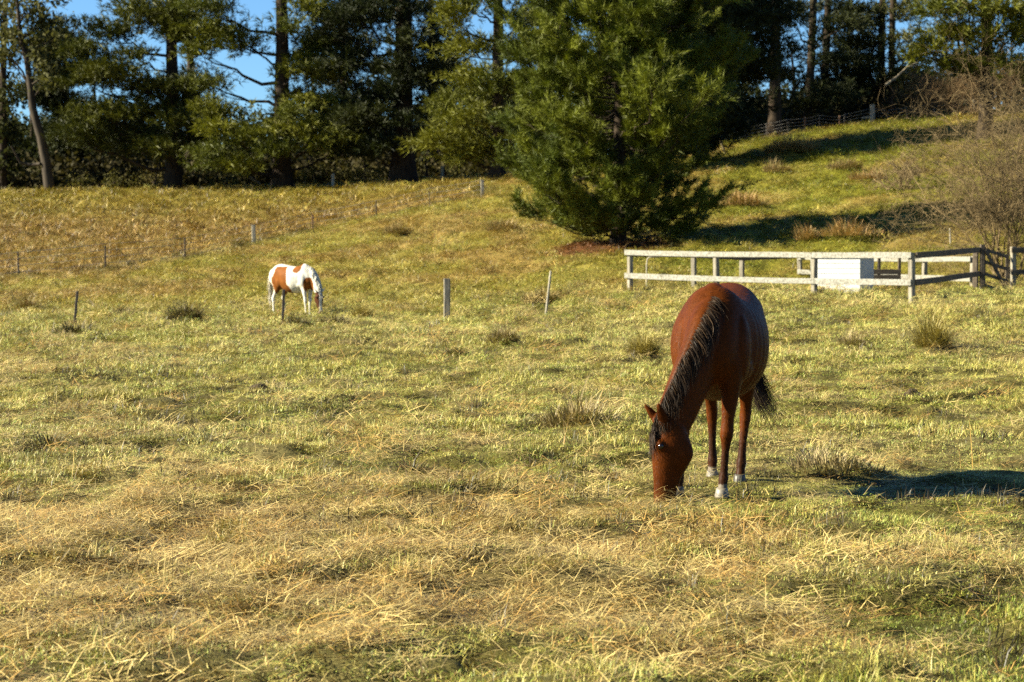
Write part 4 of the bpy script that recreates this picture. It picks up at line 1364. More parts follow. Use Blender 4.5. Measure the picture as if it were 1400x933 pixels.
# dead fallen branches
for (pts, Y, w, lab) in [([(1208, 118), (1225, 106), (1240, 92), (1268, 80)], 128, .17, 'long pale dead branch hanging under the corner pine, left one'),
                         ([(1296, 104), (1315, 94), (1334, 88)], 126, .17, 'short pale dead branch under the corner pine, right one'),
                         ([(972, 178), (984, 190), (993, 197)], 128, .26, 'pale fallen branch on the hill right of the young pine'),
                         ([(342, 243), (352, 249), (362, 254)], 150, .22, 'pale fallen branch left of the stout lit trunk')]:
    tb = Tubes()
    P = np.array([(X_at(x, Y), Y + .3 * i, Z_at(y, Y)) for i, (x, y) in enumerate(pts)])
    o0 = P[0].copy()
    if 'fallen' in lab:
        P[-1, 2] = gz(P[-1, 0], P[-1, 1]) + .05
    tb.add(P - o0, np.linspace(w, w * .4, len(P)) / 2, 6)
    if 'hanging' in lab:
        q = (P - o0)[2]
        tb.add(np.array([q, q + (.9, 0, .1), q + (1.5, .1, -.3)]), np.array([.06, .04, .02]), 5)
    o = link('dead_branch', tb.mesh('dead_branch'), M['deadwood'], loc=o0)
    tag(o, lab, 'branch')

# dung
DUNG = [(352, 541, .30, 'dark dung heap in the open pasture left of the middle'), (279, 566, .16, 'small dark dung lump left of the larger heap'),
        (447, 592, .12, 'small dark dung lump right of the larger heap'), (875, 604, .22, 'dark dung close to the bay horse face'),
        (1248, 549, .30, 'dark broken dung in the pasture right of the bay horse'), (1195, 552, .14, 'small dung lump left of the broken dung')]
for i, (px, py, s, lab) in enumerate(DUNG):
    x, y = ground_hit(px, py)
    kr, kt = 7, 18
    Vs = [(0, 0, 0.0)]; Fs = []
    for a in range(1, kr + 1):
        q = a / kr
        for b2 in range(kt):
            th = b2 / kt * 2 * math.pi
            nzv = float(vnoise(np.array([math.cos(th) * q * 3 + i * 7.1]), np.array([math.sin(th) * q * 3]), 4)[0])
            rr = s * .5 * q * (0.75 + .5 * nzv)
            Vs.append((rr * math.cos(th) * 1.25, rr * math.sin(th), (1 - q * q) * (.02 + .11 * s) * (.35 + 1.2 * nzv) - .04 * q))
    Vs[0] = (0, 0, Vs[1][2])
    for b2 in range(kt):
        Fs.append((0, 1 + b2, 1 + (b2 + 1) % kt))
        for a in range(kr - 1):
            Fs.append((1 + a * kt + b2, 1 + (a + 1) * kt + b2, 1 + (a + 1) * kt + (b2 + 1) % kt, 1 + a * kt + (b2 + 1) % kt))
    me = new_mesh('dung', np.array(Vs), Fs, smooth=True)
    o = link('dung', me, M['dung'], loc=(x, y, gz(x, y) + 0.015))
    tag(o, lab, 'dung', 'dung on the pasture')


# ------------------------------------------------------------------ horses
def loft(rings, k=24, expo=2.0):
    """rings: (centre, a_vec, b_vec) half-axis vectors; closed at both ends."""
    V = []; Fc = []
    th = np.arange(k) / k * 2 * np.pi
    cx = np.sign(np.cos(th)) * np.abs(np.cos(th)) ** (2 / expo); sx_ = np.sign(np.sin(th)) * np.abs(np.sin(th)) ** (2 / expo)
    for c, a, b2 in rings:
        V.append(np.array(c)[None] + cx[:, None] * np.array(a)[None] + sx_[:, None] * np.array(b2)[None])
    n = len(rings)
    V = np.concatenate(V)
    for i in range(n - 1):
        for j in range(k):
            Fc.append((i * k + j, i * k + (j + 1) % k, (i + 1) * k + (j + 1) % k, (i + 1) * k + j))
    V = np.concatenate([V, [rings[0][0]], [rings[-1][0]]])
    for j in range(k):
        Fc.append((n * k, (j + 1) % k, j)); Fc.append((n * k + 1, (n - 1) * k + j, (n - 1) * k + (j + 1) % k))
    return V, Fc


def resample(keys, n):
    """smooth (catmull-rom) resampling of rows of numbers."""
    K = np.array(keys, float)
    m = len(K)
    t = np.linspace(0, m - 1, n)
    i = np.clip(np.floor(t).astype(int), 0, m - 2); f = (t - i)[:, None]
    p0 = K[np.clip(i - 1, 0, m - 1)]; p1 = K[i]; p2 = K[i + 1]; p3 = K[np.clip(i + 2, 0, m - 1)]
    return 0.5 * (2 * p1 + (p2 - p0) * f + (2 * p0 - 5 * p1 + 4 * p2 - p3) * f ** 2 + (3 * p1 - p0 - 3 * p2 + p3) * f ** 3)


def unit(v):
    v = np.array(v, float)
    return v / np.linalg.norm(v)


def build_horse(cfg):
    """grazing horse in its own frame: x forward, y left, z up. returns mesh data + landmarks."""
    parts = []
    wid = cfg.get('wid', 1.0)
    torso = [(-.83, 1.14, 1.00, .05), (-.80, 1.24, .92, .13), (-.72, 1.36, .83, .21), (-.60, 1.445, .79, .262), (-.46, 1.475, .77, .29), (-.28, 1.45, .715, .325),
             (-.08, 1.415, .655, .36), (.12, 1.405, .64, .365), (.28, 1.43, .665, .325), (.42, 1.47, .71, .265), (.53, 1.43, .75, .225), (.63, 1.32, .80, .195), (.70, 1.20, .86, .15), (.75, 1.08, .93, .07)]
    rs = resample(torso, 110)
    rs[:, 3] += np.where((rs[:, 0] > -.25) & (rs[:, 0] < .32), .0035 * np.sin(rs[:, 0] * 2 * math.pi / .075), 0)
    parts.append(loft([((x, 0, (zt + zb) / 2), (0, w * wid, 0), (0, 0, (zt - zb) / 2)) for x, zt, zb, w in rs], 36, 2.15))
    # withers ridge and croup
    parts.append(loft([((x, 0, z), (0, w, 0), (0, 0, w * .8)) for x, z, w in resample([(.20, 1.36, .05), (.32, 1.415, .065), (.42, 1.435, .065), (.54, 1.37, .07), (.62, 1.28, .07)], 12)], 16))
    # neck
    N = [np.array(p) for p in cfg['neck']]          # centre points
    nd = cfg['neck_depth']; nw = cfg['neck_width']
    keys = [list(p) + [d, w] for p, d, w in zip(N, nd, nw)]
    R = resample(keys, 26)
    cen = R[:, :3]
    T = np.gradient(cen, axis=0); T /= np.linalg.norm(T, axis=1)[:, None]
    f_head = unit(cfg['face'])                       # direction the forehead looks
    yaw1 = math.atan2(f_head[1], f_head[0])
    dors = []
    for i in range(len(cen)):
        t = i / (len(cen) - 1)
        yw = yaw1 * (t ** 1.6)
        g = np.array([math.cos(yw), math.sin(yw), 0.55 * (1 - t) + 0.25])
        g = g - T[i] * g.dot(T[i])
        dors.append(unit(g))
    dors = np.array(dors)
    lat = np.cross(dors, T)                            # towards horse's left when neck goes forward
    if lat[0, 1] < 0:
        lat = -lat
    parts.append(loft([(cen[i], lat[i] * R[i, 4], dors[i] * R[i, 3]) for i in range(len(cen))], 28, 2.0))
    # head
    Pp = np.array(cfg['poll'], float); a = unit(cfg['head_axis']); fv = unit(f_head - a * f_head.dot(a)); sv = np.cross(a, fv)
    if sv.dot(lat[-1]) < 0:
        sv = -sv
    H = [(-.05, .00, -.07, .045), (-.01, .045, -.12, .075), (.06, .075, -.160, .096), (.12, .090, -.180, .104), (.19, .092, -.188, .098), (.26, .086, -.165, .084), (.32, .080, -.130, .072),
         (.38, .074, -.105, .062), (.44, .072, -.088, .058), (.49, .074, -.088, .062), (.535, .064, -.086, .058), (.57, .035, -.07, .044), (.585, 0.01, -.05, .02)]
    hs = cfg.get('head_scale', 1.0)
    hr_ = resample(H, 34)
    parts.append(loft([(Pp + (a * d + fv * (f0 + f1) / 2) * hs, sv * w * hs, fv * (f0 - f1) / 2 * hs) for d, f0, f1, w in hr_], 26, 2.2))
    for sgn in (-1, 1):
        # cheek, eye ridge, nostril rim
        for (d, f0, s0, ra, rf, rs_) in [(.17, -.10, .062, .10, .085, .045), (.115, .055, .078, .035, .028, .030), (.505, .040, .036, .030, .026, .022)]:
            c = Pp + (a * d + fv * f0 + sv * sgn * s0) * hs
            parts.append(loft([(c + a * ra * hs * math.cos(q), sv * rs_ * hs * math.sin(q), fv * rf * hs * math.sin(q)) for q in np.linspace(.15, math.pi - .15, 9)], 14))
        # ear
        ed = unit(cfg['ears'][sgn]) if 'ears' in cfg else unit(-a * 0.9 + sv * sgn * cfg.get('ear_out', .75) + fv * cfg.get('ear_fwd', .15))
        eo = Pp + (a * 0.0 + sv * sgn * .055 + fv * .01) * hs
        across = unit(np.cross(ed, unit(fv * .5 + sv * sgn)))
        thick = unit(np.cross(across, ed))
        EK = [(-.03, .026, .022), (.02, .036, .022), (.07, .042, .017), (.115, .034, .013), (.16, .018, .011), (.19, .005, .004)]
        parts.append(loft([(eo + ed * q * hs * 1.1, across * w * hs, thick * t_ * hs) for q, w, t_ in resample(EK, 14)], 14))
    # legs
    hooves = []
    for (x0, y0, sgn, bend) in cfg['fore']:
        K = [(1.08, -.02, .0, .17, .07), (.95, .00, .0, .155, .085), (.82, .01, .0, .115, .078), (.72, .012, .0, .083, .064), (.62, .012, .0, .062, .052), (.53, .012, .0, .050, .044), (.475, .016, .0, .050, .046), (.43, .016, .0, .051, .047),
             (.385, .008, .0, .042, .038), (.33, .002, .0, .034, .029), (.24, .0, .0, .032, .027), (.17, .0, .0, .034, .029), (.125, .004, .0, .043, .036), (.09, .016, .0, .037, .032), (.05, .03, .0, .042, .038), (.03, .034, .0, .044, .04)]
        rings = []
        for z, dx, dy, rx, ry in resample(K, 40):
            k_ = np.clip((z - 0.0) / .95, 0, 1)
            rings.append(((x0 + dx + bend * (k_ - 1) * -1.0 * (1 - k_) * 0 + (cfg['shx'] - x0) * k_ ** 1.3, y0 + (sgn * .15 - y0) * k_ ** 1.2, z), (rx, 0, 0), (0, ry, 0)))
        parts.append(loft(rings, 18))
        hooves.append((x0 + .035, y0, 'fore', sgn))
    for (x0, y0, sgn, bend) in cfg['hind']:
        K = [(1.16, -.06, .0, .20, .10), (1.02, -.02, .0, .22, .125), (.90, .05, .0, .18, .115), (.80, .07, .0, .135, .09), (.71, .045, .0, .095, .068), (.63, .0, .0, .067, .052), (.575, -.035, .0, .060, .043), (.52, -.055, .0, .060, .043), (.47, -.05, .0, .052, .042),
             (.41, -.04, .0, .040, .035), (.30, -.025, .0, .034, .029), (.20, -.012, .0, .036, .031), (.14, -.002, .0, .046, .038), (.10, .014, .0, .038, .033), (.06, .028, .0, .042, .038), (.03, .034, .0, .044, .04)]
        rings = []
        for z, dx, dy, rx, ry in resample(K, 42):
            k_ = np.clip(z / 1.0, 0, 1)
            rings.append(((x0 + dx + (cfg['hpx'] - x0) * k_ ** 1.4, y0 + (sgn * .155 - y0) * k_ ** 1.1, z), (rx, 0, 0), (0, ry, 0)))
        parts.append(loft(rings, 18))
        hooves.append((x0 + .035, y0, 'hind', sgn))
    # muscles: shoulder, stifle, buttock
    for sgn in (-1, 1):
        for (c, ax) in [((.45, sgn * .185, 1.03), (.14, .085, .25)), ((.36, sgn * .20, .90), (.10, .07, .10)), ((-.44, sgn * .165, 1.22), (.14, .10, .16)), ((-.36, sgn * .215, .98), (.13, .085, .17)), ((-.66, sgn * .15, 1.12), (.13, .10, .22)), ((.60, sgn * .09, 1.02), (.10, .09, .14))]:
            c = np.array(c)
            parts.append(loft([(c + np.array([0, 0, ax[2] * math.cos(q)]), (ax[0] * math.sin(q), 0, 0), (0, ax[1] * math.sin(q), 0)) for q in np.linspace(.1, math.pi - .1, 10)], 16))
    V = []; Fc = []; n0 = 0
    for v, f in parts:
        V.append(v); Fc += [tuple(i + n0 for i in q) for q in f]; n0 += len(v)
    me = bpy.data.meshes.new('tmp')
    me.from_pydata(np.concatenate(V).tolist(), [], Fc)
    o = bpy.data.objects.new('tmp', me); COL.objects.link(o)
    md = o.modifiers.new('r', 'REMESH'); md.mode = 'VOXEL'; md.voxel_size = cfg['voxel']
    ms = o.modifiers.new('s', 'SMOOTH'); ms.factor = 0.5; ms.iterations = cfg.get('smooth', 10)
    dg = bpy.context.evaluated_depsgraph_get()
    me2 = bpy.data.meshes.new_from_object(o.evaluated_get(dg))
    bpy.data.objects.remove(o); bpy.data.meshes.remove(me)
    me2.polygons.foreach_set('use_smooth', np.ones(len(me2.polygons), dtype=bool))
    co = np.zeros(len(me2.vertices) * 3, np.float32); me2.vertices.foreach_get('co', co)
    lm = dict(cen=cen, lat=lat, dors=dors, R=R, poll=Pp, a=a, fv=fv, sv=sv, hooves=hooves, hs=hs, T=T)
    return me2, co.reshape(-1, 3), lm


def ribbon_hair(strands, widths, colours):
    """strands: list of (n,3) paths; flat tapered ribbons."""
    V = []; Fc = []; C = []; n0 = 0
    r = np.random.default_rng(3)
    for P, w, c in zip(strands, widths, colours):
        n = len(P)
        T = np.gradient(P, axis=0); T /= np.linalg.norm(T, axis=1)[:, None] + 1e-9
        ref = r.normal(0, 1, 3)
        S = np.cross(T, ref); S /= np.linalg.norm(S, axis=1)[:, None] + 1e-9
        ww = (w * np.array([.8, 1, 1, .85, .6, .35, .12])[np.linspace(0, 6, n).astype(int)])[:, None]
        V.append(np.stack([P - S * ww, P + S * ww], 1).reshape(-1, 3))
        i = np.arange(n - 1)[:, None] * 2 + n0
        Fc.append(np.concatenate([i, i + 1, i + 3, i + 2], 1)); n0 += 2 * n
        C.append(np.repeat(np.array(c)[None], 2 * n, 0))
    return np.concatenate(V), np.concatenate(Fc), np.concatenate(C)


def mat_coat(name, rough=0.42, sheen=0.25, scale=90):
    m, nt, b = nodemat(name)
    at = nt.nodes.new('ShaderNodeAttribute'); at.attribute_name = 'col'
    tc = nt.nodes.new('ShaderNodeTexCoord')
    nz = nt.nodes.new('ShaderNodeTexNoise'); nz.inputs['Scale'].default_value = 7; nz.inputs['Detail'].default_value = 9; nz.inputs['Roughness'].default_value = .7
    nh = nt.nodes.new('ShaderNodeTexNoise'); nh.inputs['Scale'].default_value = scale; nh.inputs['Detail'].default_value = 3
    mp = nt.nodes.new('ShaderNodeMapping'); mp.inputs['Scale'].default_value = (1, 1, .25)
    rp = nt.nodes.new('ShaderNodeValToRGB')
    rp.color_ramp.elements[0].position = .3; rp.color_ramp.elements[0].color = (.58, .55, .52, 1)
    rp.color_ramp.elements[1].position = .7; rp.color_ramp.elements[1].color = (1.15, 1.15, 1.15, 1)
    mx = nt.nodes.new('ShaderNodeMix'); mx.data_type = 'RGBA'; mx.blend_type = 'MULTIPLY'; mx.inputs[0].default_value = 1
    L = nt.links.new
    L(tc.outputs['Object'], nz.inputs['Vector']); L(tc.outputs['Object'], mp.inputs[0]); L(mp.outputs[0], nh.inputs['Vector'])
    L(nz.outputs['Fac'], rp.inputs[0]); L(at.outputs['Color'], mx.inputs[6]); L(rp.outputs[0], mx.inputs[7])
    L(mx.outputs[2], b.inputs['Base Color'])
    bp = nt.nodes.new('ShaderNodeBump'); bp.inputs['Strength'].default_value = .25; bp.inputs['Distance'].default_value = .004
    L(nh.outputs['Fac'], bp.inputs['Height']); L(bp.outputs[0], b.inputs['Normal'])
    set_in(b, Roughness=rough); b.inputs['Specular IOR Level'].default_value = .04
    b.inputs['Sheen Weight'].default_value = sheen; b.inputs['Sheen Roughness'].default_value = .4
    b.inputs['Sheen Tint'].default_value = (.9, .5, .25, 1)
    return m


def mat_hair(name, rough=0.5):
    m, nt, b = nodemat(name)
    at = nt.nodes.new('ShaderNodeAttribute'); at.attribute_name = 'col'
    nt.links.new(at.outputs['Color'], b.inputs['Base Color'])
    set_in(b, Roughness=rough); b.inputs['Specular IOR Level'].default_value = .08
    return m


M['baycoat'] = mat_coat('bay_coat', .46, .0)
M['pintocoat'] = mat_coat('pinto_coat', .6, .05, 60)
M['hair'] = mat_hair('mane_hair')
M['hoofpale'] = mat_noise('pale_hoof', (.11, .092, .066), (.21, .185, .145), (20, 20, 60), .5, .1, spec=.4)
M['hoofdark'] = mat_noise('dark_hoof', (.03, .025, .02), (.08, .07, .055), (20, 20, 60), .5, .1, spec=.4)
M['eye'], _nt, _b = nodemat('horse_eye')
set_in(_b, Roughness=.08); _b.inputs['Base Color'].default_value = (.008, .005, .003, 1)


def hoof_mesh():
    rings = [((0, 0, .075), (.046, 0, 0), (0, .042, 0)), ((.004, 0, .055), (.051, 0, 0), (0, .047, 0)), ((.012, 0, .01), (.061, 0, 0), (0, .056, 0)), ((.012, 0, -.012), (.060, 0, 0), (0, .055, 0))]
    v, f = loft(rings, 20)
    return new_mesh('hoof', v, f, smooth=True)


def eye_mesh(R0):
    v, f = loft([((0, 0, R0 * math.cos(q)), (R0 * math.sin(q), 0, 0), (0, R0 * math.sin(q), 0)) for q in np.linspace(.1, math.pi - .1, 9)], 14)
    return new_mesh('eye', v, f, smooth=True)


def crest_point(lm, t):
    n = len(lm['cen']); i = t * (n - 1)
    g = lambda A_: np.array([np.interp(i, np.arange(n), A_[:, k]) for k in range(A_.shape[1])])
    c, la, do, R_ = g(lm['cen']), unit(g(lm['lat'])), unit(g(lm['dors'])), g(lm['R'])
    return c, la, do, R_[3], R_[4]


def mane_strands(lm, n, length, side, r, t0=0.0, t1=1.0, locks=46, along_w=.75):
    """locks of hair rooted on the crest, lying over it and hanging down the flank of the neck."""
    out = []
    lk = np.sort(r.uniform(0, 1, locks))
    lk_len = r.uniform(.40, 1.2, locks); lk_dev = r.normal(0, .06, (locks, 3)); lk_out = r.uniform(.72, 1.0, locks)
    for k in range(n):
        f0 = (k + r.uniform(0, 1)) / n
        q = int(np.argmin(np.abs(lk - f0 + r.normal(0, .012))))
        t = t0 + (t1 - t0) * (f0 * .85 + lk[q] * .15)
        c, la, do, dep, wid = crest_point(lm, max(t, 0))
        if t < 0:
            W_ = np.array([.40, 0, 1.475]); k_ = min(1, -t / .14)
            cr = c + do * dep * .97
            do = unit(do * (1 - k_) + np.array([.25, 0, .95]) * k_); c = cr + (W_ - cr) * k_ - do * dep * .97; wid = wid * (1 - .5 * k_)
        Tn = lm['T'][max(0, min(int(t * 25), 25))]
        root = c + do * dep * .97 + la * side * r.uniform(-.012, .016)
        L = length * lk_len[q] * r.uniform(.8, 1.1) * (0.6 + .55 * math.sin(math.pi * min(1, max(t, -.15) * .75 + .2)))
        drop = unit(-do * 0.34 + np.array([0, 0, -1.0]) + Tn * along_w + lk_dev[q] + r.normal(0, .06, 3))
        ph = r.uniform(0, 6.28)
        P = []
        for u_ in np.linspace(0, 1, 8):
            arc = L * u_
            ang = min(arc / .10, 1.0)
            over = la * side * (wid * .70 + .010) * (1 - (1 - ang) ** 2) * lk_out[q] * min(1, .40 + arc / .22) + do * .014 * math.sin(math.pi * min(1, arc / .10))
            P.append(root + over + drop * max(0, arc - .02) + la * side * .012 * math.sin(u_ * 4 + ph) * u_)
        P = np.array(P)
        P += np.outer(np.linspace(0, 1, 8) ** 1.5, r.normal(0, .010, 3)) + np.cumsum(r.normal(0, .0012, (8, 3)), 0)
        out.append(P)
    return out


def coat_hair(co, me, lm, colour, n, r, zmin=.10):
    """short hair lying back and down over the whole body."""
    tri = []
    nv = len(me.polygons)
    idx = np.zeros(len(me.loops), np.int32); me.loops.foreach_get('vertex_index', idx)
    ls = np.zeros(nv, np.int32); me.polygons.foreach_get('loop_start', ls)
    nr_ = np.zeros(nv * 3, np.float32); me.polygons.foreach_get('normal', nr_); nr_ = nr_.reshape(-1, 3)
    pick = r.integers(0, nv, n)
    v0 = co[idx[ls[pick]]]; v1 = co[idx[ls[pick] + 2]]
    p = v0 + (v1 - v0) * r.uniform(0, 1, (n, 1)); nn_ = nr_[pick]
    flow = np.tile(np.array([[-.55, 0, -.8]]), (n, 1)) + r.normal(0, .22, (n, 3))
    hd = (p[:, 0] > .60) & (p[:, 2] < .62)
    flow[hd] = np.array([0, 0, -1.0]) + r.normal(0, .2, (hd.sum(), 3))
    flow -= nn_ * np.sum(flow * nn_, 1)[:, None]; flow /= np.linalg.norm(flow, axis=1)[:, None] + 1e-6
    L = r.uniform(.010, .026, n)[:, None]
    tip = p + flow * L + nn_ * L * r.uniform(.10, .34, (n, 1))
    sd = np.cross(flow, nn_) * r.uniform(.0007, .0016, (n, 1))
    p = p - nn_ * .001
    V = np.stack([p - sd, p + sd, tip], 1)
    ok = p[:, 2] > zmin
    V = V[ok]
    c = np.repeat(colour[idx[ls[pick]]][ok] * r.uniform(.55, 1.5, (ok.sum(), 1)), 3, 0)
    return new_mesh('coat', V.reshape(-1, 3), np.arange(len(V) * 3).reshape(-1, 3), col=c)


def horse_thing(name, label, loc, rz, cfg, colour_fn, coat, hair_fn, hoof_mats, shrink=1.0):
    root = empty(name, loc, rz)
    root.scale = (shrink,) * 3
    tag(root, label, 'horse')
    me, co, lm = build_horse(cfg)
    at = me.color_attributes.new('col', 'FLOAT_COLOR', 'POINT')
    c4 = np.ones((len(co), 4), np.float32); c4[:, :3] = colour_fn(co, lm)
    at.data.foreach_set('color', c4.ravel())
    me.name = 'body'
    body = link('body', me, coat, root)
    if cfg.get('coat_n'):
        link('coat', coat_hair(co, me, lm, c4[:, :3], cfg['coat_n'], np.random.default_rng(4)), M['hair'], root)['kind'] = 'stuff'
    for i, (hx, hy, kind, sgn) in enumerate(lm['hooves']):
        hf_ = link('hoof', hoof_mesh(), hoof_mats[i], root, loc=(hx - .005, hy, .008))
        hf_.scale = (.9, .9, .8)
    for sgn in (-1, 1):
        c = lm['poll'] + (lm['a'] * .125 + lm['fv'] * .052 + lm['sv'] * sgn * .098) * lm['hs']
        link('eye', eye_mesh(.021 * lm['hs']), M['eye'], root, loc=c)
    hair_fn(root, lm)
    return root, lm


# --- bay
PSI = math.radians(13)
hfw = np.array([-math.sin(PSI), -math.cos(PSI)])
rz_bay = math.atan2(hfw[1], hfw[0])
bay_loc = np.array([1.500, 14.74])
bay_cfg = dict(
    neck=[(.40, 0, 1.16), (.56, -.015, 1.10), (.70, -.06, .95), (.82, -.13, .76), (.90, -.195, .58), (.935, -.23, .48)],
    neck_depth=[.27, .27, .225, .18, .145, .12], neck_width=[.17, .15, .115, .095, .082, .07],
    face=(.36, -.93, 0.05), poll=(.955, -.25, .515), head_axis=(.035, -.02, -1.0), head_scale=.99,
    ears={-1: (.10, -.62, .78), 1: (.42, -.22, .86)},
    fore=[(.54, .085, 1, 0), (.50, -.23, -1, 0)], hind=[(-.38, .10, 1, 0), (-.60, -.13, -1, 0)], shx=.47, hpx=-.50,
    voxel=.0105, smooth=8, wid=.94, coat_n=70000)


def bay_colour(co, lm):
    x, y, z = co[:, 0], co[:, 1], co[:, 2]
    n = fbm(x * 6 + y * 3, z * 6 + y * 2, 5, 3)
    c = np.tile(np.array([[0.070, 0.0172, 0.0021]]), (len(co), 1))
    c *= (0.85 + 0.3 * n)[:, None]
    dark = np.array([0.016, 0.009, 0.005])
    # distance along the head
    rel = co - lm['poll']
    d = rel @ lm['a']; f = rel @ lm['fv']; s_ = rel @ lm['sv']
    head = (np.abs(s_) < .16) & (d > -.03) & (d < .65) & (f > -.26) & (f < .16) & (x > .60)
    leg = (z < .62) & (~head)
    t = sstep(.46, .24, z + (n - .5) * .12) * leg * .70
    c = c + (dark - c) * t[:, None]
    mz = sstep(.46, .55, d + (n - .5) * .05) * head
    c = c + (dark * 1.4 - c) * mz[:, None]
    ear = (d < .0) & (np.abs(s_) > .07) & (x > .7) & (z > .55) & (np.linalg.norm(rel, axis=1) < .2)
    c[ear] *= .6
    # star on the forehead
    star = head & (f > .04) & (np.abs(s_ - .0) < .016 + .01 * n) & (d > .075) & (d < .135)
    c[star] = (.5, .44, .38)
    # pale coronets
    cor = (z < .105) & (~head)
    for (hx, hy, kind, sgn) in lm['hooves']:
        if (kind == 'fore' and sgn > 0) or (kind == 'hind' and sgn < 0):
            k = cor & (np.hypot(x - hx, y - hy) < .12) & (z < .085 + .02 * n)
            c[k] = (.15, .125, .095)
    return c


def bay_hair(root, lm):
    r = np.random.default_rng(8)
    st = mane_strands(lm, 1700, .235, 1, r, -.14, 1.0, 80)
    cols_ = [np.array([.016, .010, .006]) * r.uniform(.5, 2.2) if r.uniform() < .86 else np.array([.055, .032, .016]) * r.uniform(.7, 1.4) for _ in st]
    v, f, c = ribbon_hair(st, [r.uniform(.0008, .0019) for _ in st], cols_)
    link('mane', new_mesh('mane', v, f, col=c), M['hair'], root)
    # forelock
    st = []
    for k in range(260):
        rt = lm['poll'] + lm['sv'] * r.normal(.0, .018) + lm['fv'] * .035 - lm['a'] * .015
        L = r.uniform(.10, .24)
        sidew = r.normal(.25, .30)
        s = np.linspace(0, 1, 8)[:, None]
        P = rt + lm['a'] * s * L + lm['fv'] * (.055 * np.sin(np.minimum(1, s * 1.6) * np.pi / 2) + .012) + lm['sv'] * sidew * s * .16 + np.cumsum(r.normal(0, .0025, (8, 3)), 0)
        st.append(P)
    v, f, c = ribbon_hair(st, [r.uniform(.0008, .0018) for _ in st], [np.array([.02, .012, .007]) * r.uniform(.6, 2.6) for _ in st])
    link('forelock', new_mesh('forelock', v, f, col=c), M['hair'], root)
    # tail swung to the left
    st = []
    key = np.array([(-.80, 0, 1.26), (-.87, .01, 1.18), (-.90, .04, 1.02), (-.89, .10, .84), (-.86, .19, .64), (-.84, .30, .46), (-.83, .40, .30)])
    lkd = r.normal(0, 1, (26, 3)); lke = r.uniform(.8, 1.0, 26)
    for k in range(900):
        q = r.integers(0, 26); e = lke[q] * r.uniform(.85, 1.0)
        P = resample(key, 14) if True else key
        P = P[:max(6, int(14 * e))].copy()
        m_ = len(P)
        spread = np.linspace(0.10, 1, m_)[:, None] ** 1.5
        P += (lkd[q] * .85 + r.normal(0, .35, 3)) * np.array([.055, .075, .05]) * spread + np.cumsum(r.normal(0, .003, (m_, 3)), 0)
        st.append(P)
    v, f, c = ribbon_hair(st, [r.uniform(.0010, .0024) for _ in st], [np.array([.014, .009, .006]) * r.uniform(.6, 2.0) for _ in st])
    link('tail', new_mesh('tail', v, f, col=c), M['hair'], root)


bz_ = float(base_z(np.array([bay_loc[0]]), np.array([bay_loc[1]]))[0])
fx = [bay_loc + hfw * .5, bay_loc - hfw * .5]
bay_z = float(np.mean([gz(p[0], p[1]) for p in fx])) - 0.006
horse_thing('grazing_horse', 'brown bay horse with black mane grazing in the foreground', (bay_loc[0], bay_loc[1], bay_z), rz_bay, bay_cfg, bay_colour, M['baycoat'], bay_hair,
            [M['hoofpale'], M['hoofdark'], M['hoofdark'], M['hoofpale']])

# --- pinto
pin_h = math.radians(-36)       # heading: to the right and towards the camera
pin_loc = np.array([X_at(402, 54.5), 54.5])
pin_cfg = dict(
    neck=[(.40, 0, 1.17), (.56, 0, 1.14), (.71, 0, 1.02), (.84, 0, .86), (.93, .0, .70), (.965, .0, .60)],
    neck_depth=[.27, .27, .225, .185, .15, .12], neck_width=[.17, .15, .12, .10, .09, .075],
    face=(1, -.55, 0.05), poll=(1.0, -.06, .67), head_axis=(.10, -.04, -1.0), head_scale=1.05, ear_out=.7, ear_fwd=.2,
    fore=[(.46, .13, 1, 0), (.58, -.14, -1, 0)], hind=[(-.46, .13, 1, 0), (-.66, -.13, -1, 0)], shx=.47, hpx=-.52, voxel=.02, smooth=6, wid=.95)


def pinto_colour(co, lm):
    x, y, z = co[:, 0], co[:, 1], co[:, 2]
    n = fbm(x * 3 + 4, z * 3 + y * 1.5, 15, 3) - .5
    c = np.tile(np.array([[.58, .55, .47]]), (len(co), 1))
    br = np.array([.165, .056, .011])
    # flank and belly patch
    e = ((x + .30) / .33) ** 2 + ((z - .99) / .42) ** 2 + n * 1.5
    k = (e < 1) & (z < 1.40) & (z > .58)
    e2 = ((x + .08) / .20) ** 2 + ((z - .76) / .16) ** 2 + n
    k |= (e2 < 1)
    e3 = ((x - .30) / .13) ** 2 + ((z - 1.36) / .14) ** 2 + n
    k |= (e3 < 1)
    e4 = ((x - .68) / .14) ** 2 + ((z - .88) / .22) ** 2 + n * .6
    k |= (e4 < 1)
    rel = co - lm['poll']; d = rel @ lm['a']; f = rel @ lm['fv']; s_ = rel @ lm['sv']
    head = (np.abs(s_) < .2) & (d > -.02) & (d < .68) & (f > -.26) & (f < .16) & (x > .72)
    k = k & ~head
    c[k] = br
    hb = head & ((np.abs(s_) > .038 + .02 * n) | (f < 0.03))
    c[hb] = (.050, .018, .008)
    c[head & (d > .52)] = (.25, .16, .13)
    return c


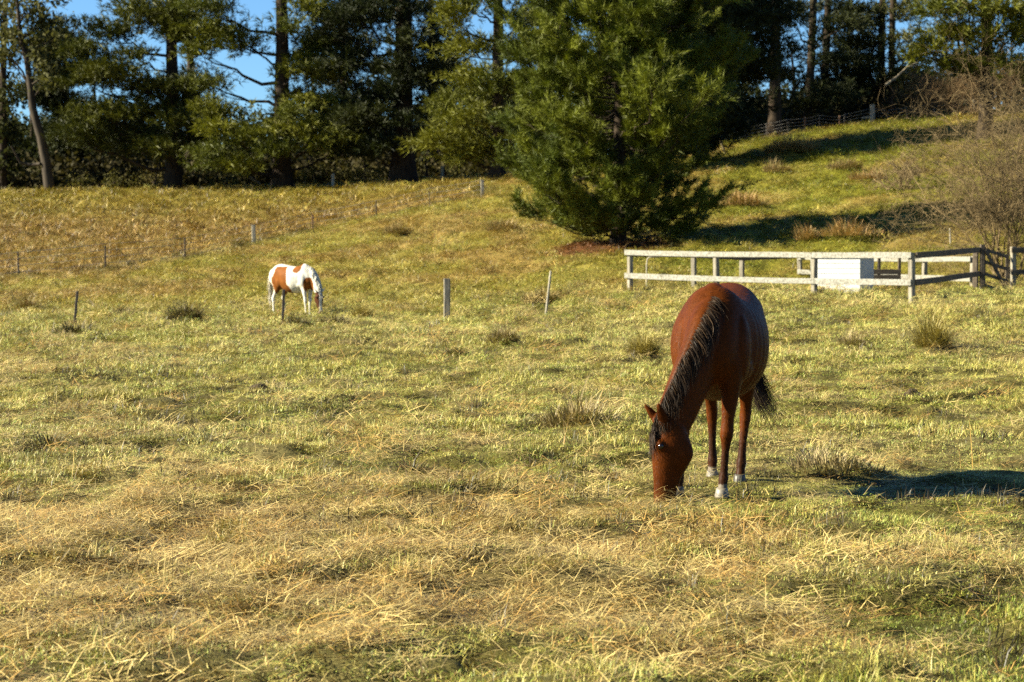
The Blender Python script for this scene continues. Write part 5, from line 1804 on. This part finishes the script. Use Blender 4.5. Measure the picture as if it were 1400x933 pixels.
def pinto_hair(root, lm):
    r = np.random.default_rng(18)
    st = mane_strands(lm, 170, .20, -1, r, .0, .92, 20, .4) + mane_strands(lm, 60, .18, 1, r, .2, .9, 10, .4)
    v, f, c = ribbon_hair(st, [r.uniform(.006, .012) for _ in st], [np.array([.56, .53, .45]) * r.uniform(.75, 1.1) for _ in st])
    link('mane', new_mesh('mane', v, f, col=c), M['hair'], root)
    st = []
    key = np.array([(-.80, 0, 1.26), (-.88, -.0, 1.16), (-.91, -.0, .98), (-.91, -.0, .78), (-.90, -.0, .58), (-.89, 0, .40), (-.88, 0, .24)])
    for k in range(160):
        P = resample(key, 12)[:max(6, int(12 * r.uniform(.6, 1)))].copy(); m_ = len(P)
        P += r.normal(0, 1, 3) * np.array([.03, .045, .04]) * np.linspace(.3, 1, m_)[:, None] + np.cumsum(r.normal(0, .003, (m_, 3)), 0)
        st.append(P)
    v, f, c = ribbon_hair(st, [r.uniform(.006, .011) for _ in st], [np.array([.62, .56, .44]) * r.uniform(.7, 1.1) for _ in st])
    link('tail', new_mesh('tail', v, f, col=c), M['hair'], root)
    st = []
    for k in range(14):
        rt = lm['poll'] + lm['sv'] * r.normal(.0, .025) + lm['fv'] * .03 - lm['a'] * .015
        s = np.linspace(0, 1, 8)[:, None]
        st.append(rt + lm['a'] * s * r.uniform(.14, .26) + lm['fv'] * (.07 * np.sin(np.minimum(1, s * 1.6) * np.pi / 2) + .015) + lm['sv'] * r.normal(0, .3) * s * .16)
    v, f, c = ribbon_hair(st, [r.uniform(.006, .01) for _ in st], [np.array([.56, .53, .45]) * r.uniform(.75, 1.1) for _ in st])
    link('forelock', new_mesh('forelock', v, f, col=c), M['hair'], root)


pz = float(np.mean([gz(pin_loc[0] + math.cos(pin_h) * q, pin_loc[1] + math.sin(pin_h) * q) for q in (-.5, .5)]))
horse_thing('grazing_horse', 'white and chestnut pinto horse grazing further back on the left', (pin_loc[0], pin_loc[1], pz), pin_h, pin_cfg, pinto_colour, M['pintocoat'], pinto_hair,
            [M['hoofpale']] * 4, 0.94)
